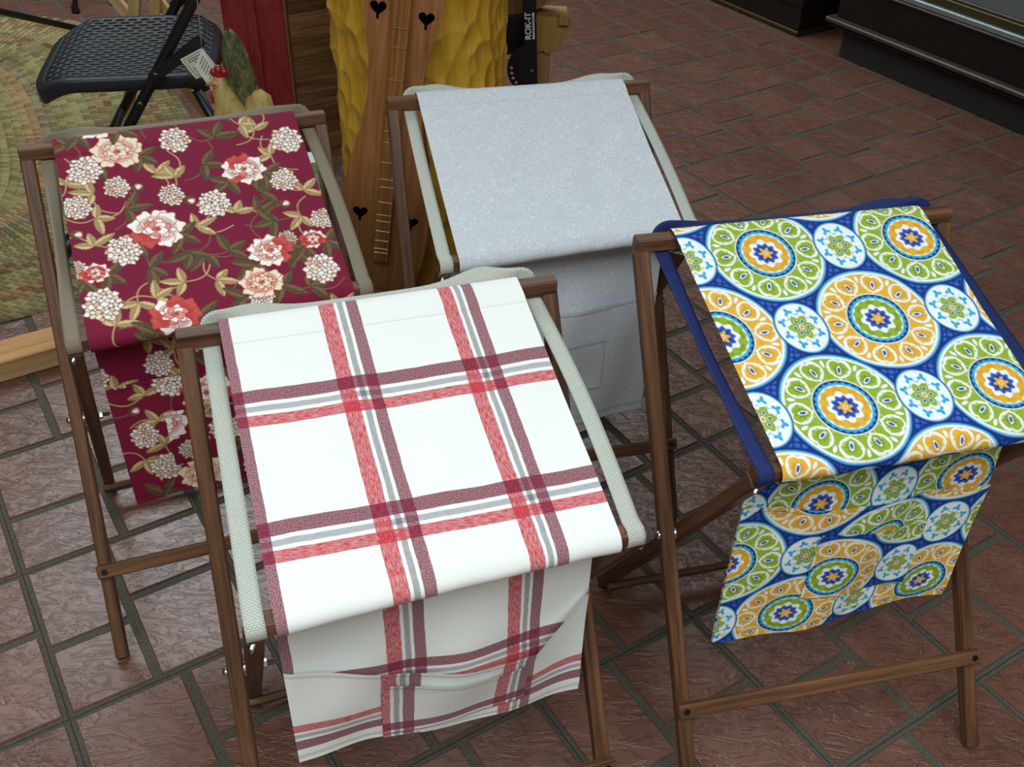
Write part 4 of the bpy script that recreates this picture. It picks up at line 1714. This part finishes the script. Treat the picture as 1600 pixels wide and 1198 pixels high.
def rooster():
    M['rooster_body'] = (lambda t: t.set(t.ramp(t.noise(t.mapping(t.coord(), (40, 40, 18)), 1.0, 4, .65, 1.0), [(.25, L4((120, 96, 48))), (.5, L4((176, 152, 86))), (.75, L4((196, 178, 120)))]), .6))(NT('rooster_ochre'))
    M['rooster_tail'] = (lambda t: t.set(t.ramp(t.noise(t.mapping(t.coord(), (70, 70, 30)), 1.0, 4, .7, 1.5), [(.35, L4((46, 48, 26))), (.55, L4((92, 92, 54))), (.75, L4((146, 140, 92)))]), .55))(NT('rooster_green'))
    M['rooster_red'] = plain('rooster_red', (150, 26, 36), .35)
    M['rooster_face'] = plain('rooster_face', (196, 132, 84), .5)
    M['rooster_wing'] = plain('rooster_wing', (200, 160, 104), .6)
    B = V3((-.570, 2.085, .312))
    r = thing('rooster_figurine', 'painted wooden rooster figurine with red comb and dark green tail', 'figurine', B)

    def loft(name, secs, mat, n=20, smooth=True):
        """secs: (cx, cy, z, rx, ry)"""
        bm = bmesh.new()
        add_prof(bm, [[(cx + rx * math.cos(2 * math.pi * k / n), cy + ry * math.sin(2 * math.pi * k / n), z) for k in range(n)] for cx, cy, z, rx, ry in secs])
        return link(name, bm_mesh(name, bm), mat, r, B, None, smooth)
    # body: broad base, breast to the left, neck and head
    loft('body', [(.004, 0, 0, .032, .032), (.004, 0, .006, .038, .036), (.006, 0, .03, .048, .040), (.006, 0, .07, .054, .043), (.002, 0, .105, .052, .041), (-.006, 0, .135, .041, .035), (-.012, 0, .165, .031, .028), (-.018, 0, .190, .023, .022), (-.023, 0, .205, .017, .017), (-.023, 0, .217, .014, .014), (-.022, 0, .225, .007, .007), (-.022, 0, .2265, .001, .001)], M['rooster_body'])
    loft('rump', [(.030, .004, .04, .018, .026), (.040, .004, .09, .032, .034), (.050, .004, .145, .034, .032), (.052, .004, .180, .026, .026), (.052, .004, .196, .008, .009)], M['rooster_body'])
    # wing, a raised leaf on the camera side
    bm = bmesh.new()
    ring = lambda s, y: [(.034 + .017 * s * math.cos(a) - .006 * math.sin(a) * s, y,   .118 + .042 * s * math.sin(a)) for a in np.linspace(0, 2 * math.pi, 18, endpoint=False)]
    add_prof(bm, [ring(1, -.020), ring(1, -.036), ring(.75, -.041), ring(.2, -.0425)])
    link('wing', bm_mesh('wing', bm), M['rooster_wing'], r, B, None, True)
    # tail fan, thick rounded paddle with feather grooves
    n1, n2 = 40, 24
    G = np.zeros((n1, n2, 3))
    for i in range(n1):
        f = i / (n1 - 1)
        z = .135 + .185 * f
        wx = max(.002, .034 * min(1, .62 + f * 1.2) * math.sqrt(max(0, 1 - f ** 3.2)))
        cx = .028 - .020 * f
        for j in range(n2):
            a = 2 * math.pi * j / n2
            groove = 1 + .22 * math.sin(a * 9 + f * 14)
            G[i, j] = (cx + wx * math.cos(a), .010 + .018 * groove * math.sin(a) * (.4 + .6 * math.sin(math.pi * min(1, f * .8 + .15))), z)
    me = grid_mesh('tail', G, closed_v=True)
    link('tail', me, M['rooster_tail'], r, B, None, True)
    for k, (cx, cz, rr) in enumerate(((-.033, .2335, .0085), (-.0225, .2385, .0105), (-.011, .2345, .0090), (-.0225, .2295, .0095))):
        link('comb', lathe_mesh('comb', [(.0003, -rr * 1.3), (rr * .7, -rr * .7), (rr, 0), (rr * .7, rr * .8), (.0003, rr * 1.1)], 12), M['rooster_red'], r, B + V3((cx, 0, cz)), None, True)
    link('wattle', lathe_mesh('wattle', [(.0003, -.022), (.0055, -.018), (.0068, -.008), (.0045, .002), (.0003, .006)], 12), M['rooster_red'], r, B + V3((-.039, -.008, .190)), None, True)
    link('face', lathe_mesh('face', [(.0003, -.012), (.008, -.009), (.0125, 0), (.008, .009), (.0003, .012)], 14), M['rooster_face'], r, B + V3((-.030, -.007, .211)), None, True)
    link('beak', lathe_mesh('beak', [(.0055, 0), (.0045, .006), (.002, .012), (.0003, .014)], 10), plain('beak_horn', (150, 112, 60), .5), r, B + V3((-.038, -.009, .213)), Vector((0, 0, 1)).rotation_difference(Vector((-.9, -.35, -.15))), True)
    link('eye', lathe_mesh('eye', [(.0003, -.002), (.0022, 0), (.0003, .002)], 10), M['black_metal'], r, B + V3((-.030, -.0205, .214)), None, True)


rooster()

# ------------------------------------------------------------------ price tag on a string (hangs from the chair's back post)
tg = thing('price_tag', 'folded cream card tag hanging on a string beside the rooster', 'tag', (-.65, 2.19, .50))
tube('string', [(-.563, 2.279, .803), (-.632, 2.190, .735), (-.641, 2.187, .69), (-.6495, 2.186, .5575)], .0011, plain('string', (170, 172, 140), .8), tg, 6)
card = plain('card_stock', (206, 208, 184), .8)
card2 = plain('card_stock_white', (214, 214, 208), .8)
ink = plain('green_ink', (70, 84, 62), .8)


def card_part(name, o, u, v, w, h, mat, lines):
    o, u, v = V3(o), nrm(u), nrm(v)
    n = nrm(np.cross(u, v))
    if n[1] > 0:
        n = -n
    bm = bmesh.new()
    c = [o, o + u * w, o + u * w + v * h, o + v * h]
    b = V3(world_loc(tg))
    add_prof(bm, [[p - b - n * .0004 for p in c], [p - b + n * .0004 for p in c]])
    ob = bpy.data.objects.new(name, bm_mesh(name, bm))
    ob.data.materials.append(mat)
    ob.parent = tg
    COL.objects.link(ob)
    bm = bmesh.new()
    for (a0, a1, b0, b1) in lines:
        q = [o + u * w * a + v * h * bb for a, bb in ((a0, b0), (a1, b0), (a1, b1), (a0, b1))]
        add_prof(bm, [[p - b + n * .0003 for p in q], [p - b + n * .0007 for p in q]])
    ln = bpy.data.objects.new('print', bm_mesh('print', bm))
    ln.data.materials.append(ink)
    ln.parent = ob
    COL.objects.link(ln)


frame_l = [(.08, .92, .08, .10), (.08, .92, .90, .92), (.08, .10, .08, .92), (.90, .92, .08, .92)]
rl = random.Random(2)
txt = [(.18, rl.uniform(.6, .82), .17 + .095 * k, .205 + .095 * k) for k in range(7)]
card_part('card', (-.650, 2.189, .559), (-.052, 0, -.027), (.030, .004, -.050), .058, .052, card, frame_l + txt)
card_part('card', (-.6495, 2.1862, .558), (-.022, -.006, -.040), (.030, .004, -.056), .044, .072, card2, [(.2, rl.uniform(.6, .85), .12 + .1 * k, .145 + .1 * k) for k in range(8)])

# ------------------------------------------------------------------ instrument stand with lettering, guitar and cradle behind
gs = thing('instrument_stand', 'black metal instrument stand with white lettering beside the carved post', 'stand', (.06, 2.42, 0))
bar('upright', (.083, 2.40, .36), (.050, 2.40, .95), .030, .014, M['black_metal'], gs, (1, 0, 0))
bar('leg', (.083, 2.40, .38), (.20, 2.26, .008), .022, .012, M['black_metal'], gs, (1, 0, 0))
bar('leg', (.083, 2.412, .38), (.20, 2.44, .008), .022, .012, M['black_metal'], gs, (1, 0, 0))
bar('rear_strut', (.094, 2.414, .36), (.078, 2.44, .60), .010, .012, plain('maroon_metal', (58, 36, 40), .4), gs, (1, 0, 0))
# quadrant plate with holes
bm = bmesh.new()
cx, cz, R = .083, .452, .062
outer = [(cx + R * math.cos(a), cz + R * math.sin(a)) for a in np.linspace(math.radians(95), math.radians(285), 40)]
add_prof(bm, [[(x, 2.388, z_) for x, z_ in outer], [(x, 2.391, z_) for x, z_ in outer]])
pl = link('quadrant_plate', bm_mesh('quadrant_plate', bm), M['black_metal'], gs)
pl.location = -world_loc(gs)
bm = bmesh.new()
for a in (178, 192, 206, 220, 234, 248):
    x, z_ = cx + R * .84 * math.cos(math.radians(a)), cz + R * .84 * math.sin(math.radians(a))
    add_prof(bm, [[(x + .0042 * math.cos(k * math.pi / 7), y, z_ + .0042 * math.sin(k * math.pi / 7)) for k in range(14)] for y in (2.37, 2.41)])
cut = bpy.data.objects.new('cutter', bm_mesh('cutter', bm))
COL.objects.link(cut)
md = pl.modifiers.new('holes', 'BOOLEAN')
md.operation = 'DIFFERENCE'
md.object = cut
bpy.context.view_layer.update()
me2 = bpy.data.meshes.new_from_object(pl.evaluated_get(bpy.context.evaluated_depsgraph_get()))
pl.modifiers.clear()
pl.data = me2
bpy.data.objects.remove(cut)
link('knob', lathe_mesh('knob', [(.0003, .008), (.005, .0065), (.007, .003), (.0075, 0)], 16), plain('knob_grey', (70, 72, 76), .35, .6), gs, (.0795, 2.388, .448), Vector((0, 0, 1)).rotation_difference(Vector((0, -1, 0))), True)


def text(body, size, p, xdir, ydir, mat, parent, name='lettering', bold=0.0):
    cu = bpy.data.curves.new(name, 'FONT')
    cu.body = body
    cu.size = size
    cu.extrude = .0002
    cu.offset = bold
    cu.align_x = 'CENTER'
    cu.align_y = 'CENTER'
    tmp = bpy.data.objects.new(name, cu)
    COL.objects.link(tmp)
    bpy.context.view_layer.update()
    me = bpy.data.meshes.new_from_object(tmp.evaluated_get(bpy.context.evaluated_depsgraph_get()))
    bpy.data.objects.remove(tmp)
    x, y = Vector(xdir).normalized(), Vector(ydir).normalized()
    q = Matrix((x, y, x.cross(y))).transposed().to_quaternion()
    return link(name, me, mat, parent, p, q)


white_ink = plain('white_print', (205, 208, 206), .5)
upd = Vector((.050 - .083, 0, .59)).normalized()
sd_ = Vector((0, -1, 0)).cross(upd)
lx = upd
ly = Vector((0, -1, 0)).cross(lx)
pc = Vector((.083, 2.3925, .36)) + upd * .193
text('ROK-IT', .0195, pc + ly * .004, lx, ly, white_ink, gs, 'lettering', .0004)
bar('label_band', pc - ly * .0080 - lx * .031, pc - ly * .0080 + lx * .031, .0046, .0006, white_ink, gs, ly, .0001)
text('STAND ACCESSORIES', .0045, pc - ly * .0080 + Vector((0, -.0005, 0)), lx, ly, M['black_metal'], gs)

gs.location.x -= .013

# guitar body above, cradle block and wooden upright
M['guitar'] = wood('guitar_top', (104, 74, 36), (150, 112, 58), .5, (90, 90, 5), .05)
M['cradle'] = wood('cradle_wood', (120, 88, 42), (158, 120, 64), .6, (60, 60, 6), .05)
gt = thing('guitar', 'brown wooden guitar resting upright behind the black stand', 'guitar', (.04, 2.50, .55))
bm = bmesh.new()
outl = []
for k in range(48):
    a = 2 * math.pi * k / 48
    x, z_ = .145 * math.cos(a), .18 * math.sin(a)
    if z_ < 0:
        z_ = -.18 * min(1, abs(math.sin(a))) ** .55
    outl.append((.005 + x, .735 + z_))
add_prof(bm, [[(x, 2.465, z_) for x, z_ in outl], [(x, 2.54, z_) for x, z_ in outl]])
g_ = link('body', bm_mesh('body', bm), M['guitar'], gt)
g_.location = -world_loc(gt)
box('neck', -.02, .03, 2.48, 2.50, .90, 1.3, M['guitar'], gt)
cd = thing('wooden_cradle', 'notched wooden cradle on a slim post under the guitar', 'cradle', (.09, 2.47, 0))
bm = bmesh.new()
prof_c = [(-.02, .555), (.150, .552), (.158, .545), (.150, .505), (.130, .468), (.105, .462), (.095, .470), (.075, .466), (-.02, .455)]
add_prof(bm, [[(x, 2.462, z_) for x, z_ in prof_c], [(x, 2.545, z_) for x, z_ in prof_c]])
g_ = link('block', bm_mesh('block', bm), M['cradle'], cd)
g_.location = -world_loc(cd)
box('lip', .128, .152, 2.450, 2.461, .535, .562, M['cradle'], cd)
box('post', .035, .112, 2.47, 2.535, 0.02, .466, M['honey_trim'], cd)
box('foot', -.02, .17, 2.455, 2.58, 0, .02, M['honey_trim'], cd)
box('pad', .0, .052, 2.447, 2.461, .468, .556, M['black_metal'], cd)


# ------------------------------------------------------------------ dark display cabinets
M['dark_wood'] = wood('dark_mahogany', (14, 9, 9), (28, 19, 17), .4, (5, 40, 40), .05)
M['dark_edge'] = wood('worn_edge', (42, 31, 28), (72, 56, 50), .45, (5, 40, 40), .05)
M['plinth'] = plain('dark_plinth', (26, 24, 23), .75)
M['alu'] = plain('aluminium_trim', (140, 152, 152), .55, .8)
M['gilt'] = plain('old_brass_trim', (74, 62, 32), .5, .6)
tgl = NT('display_glass')
tgl.b.inputs['Transmission Weight'].default_value = .9
tgl.b.inputs['IOR'].default_value = 1.45
M['glass'] = tgl.set((.75, .82, .84, 1), .02)
ud = nrm((FU[0], FU[1], 0))
nd = V3((-ud[1], ud[0], 0))                   # into the cabinet, away from the aisle
if nd[0] < 0:
    nd = -nd


def cab_box(name, root, o, l0, l1, n0, n1, z0, z1, mat, c=.003):
    """box in cabinet axes: l along the aisle, n into the cabinet"""
    L, Wd, H = l1 - l0, n1 - n0, z1 - z0
    me = bar_mesh(name, H, Wd, L, min(c, H / 4, Wd / 4), .001)
    p = V3(o) + ud * (l0 + l1) / 2 + nd * (n0 + n1) / 2 + V3((0, 0, (z0 + z1) / 2))
    return link(name, me, mat, root, p, frame_quat(ud, (0, 0, 1)))


o1 = V3((1.250, 3.783, 0))
c1 = thing('display_case', 'dark mahogany display case with metal trim and glass front', 'display case', o1 + ud * .9 + nd * .3)
cab_box('plinth', c1, o1, 0, 2.2, 0, .6, 0, .105, M['plinth'])
cab_box('base_moulding', c1, o1, -.045, 2.25, -.035, .64, .107, .118, M['dark_wood'])
cab_box('base_moulding', c1, o1, -.055, 2.26, -.052, .65, .124, .142, M['dark_edge'], .006)
cab_box('cove', c1, o1, -.02, 2.23, -.022, .62, .118, .124, M['plinth'])
cab_box('base_panel', c1, o1, -.03, 2.24, -.020, .63, .142, .262, M['dark_wood'])
cab_box('trim', c1, o1, -.034, 2.245, -.030, .635, .262, .270, M['dark_edge'])
cab_box('metal_trim', c1, o1, -.030, 2.24, -.022, .63, .270, .290, M['alu'])
cab_box('brass_trim', c1, o1, -.020, 2.23, -.006, .62, .290, .318, M['gilt'])
cab_box('frame_rail', c1, o1, -.020, 2.23, -.002, .62, .318, .328, M['dark_edge'])
cab_box('glass_pane', c1, o1, -.016, 2.22, .004, .010, .328, .95, M['glass'], .001)
cab_box('shelf', c1, o1, -.016, 2.22, .02, .60, .60, .606, M['glass'], .001)
cab_box('back_panel', c1, o1, -.016, 2.22, .58, .60, .328, .95, M['dark_wood'])
cab_box('top', c1, o1, -.03, 2.24, -.02, .63, .95, .98, M['dark_wood'])
o2 = V3((1.138, 3.984, 0))
c2 = thing('display_case', 'dark mahogany cabinet with thin brass strip along its foot', 'display case', o2 - ud * .8 + nd * .3)
cab_box('brass_strip', c2, o2, -2.2, 0, -.003, .55, .004, .020, M['gilt'])
cab_box('plinth', c2, o2, -2.2, -.001, .0, .55, 0, .11, M['dark_wood'])
cab_box('body', c2, o2, -2.2, .004, -.006, .56, .11, .85, M['dark_wood'])
cab_box('top', c2, o2, -2.22, .02, -.025, .58, .85, .88, M['dark_edge'])
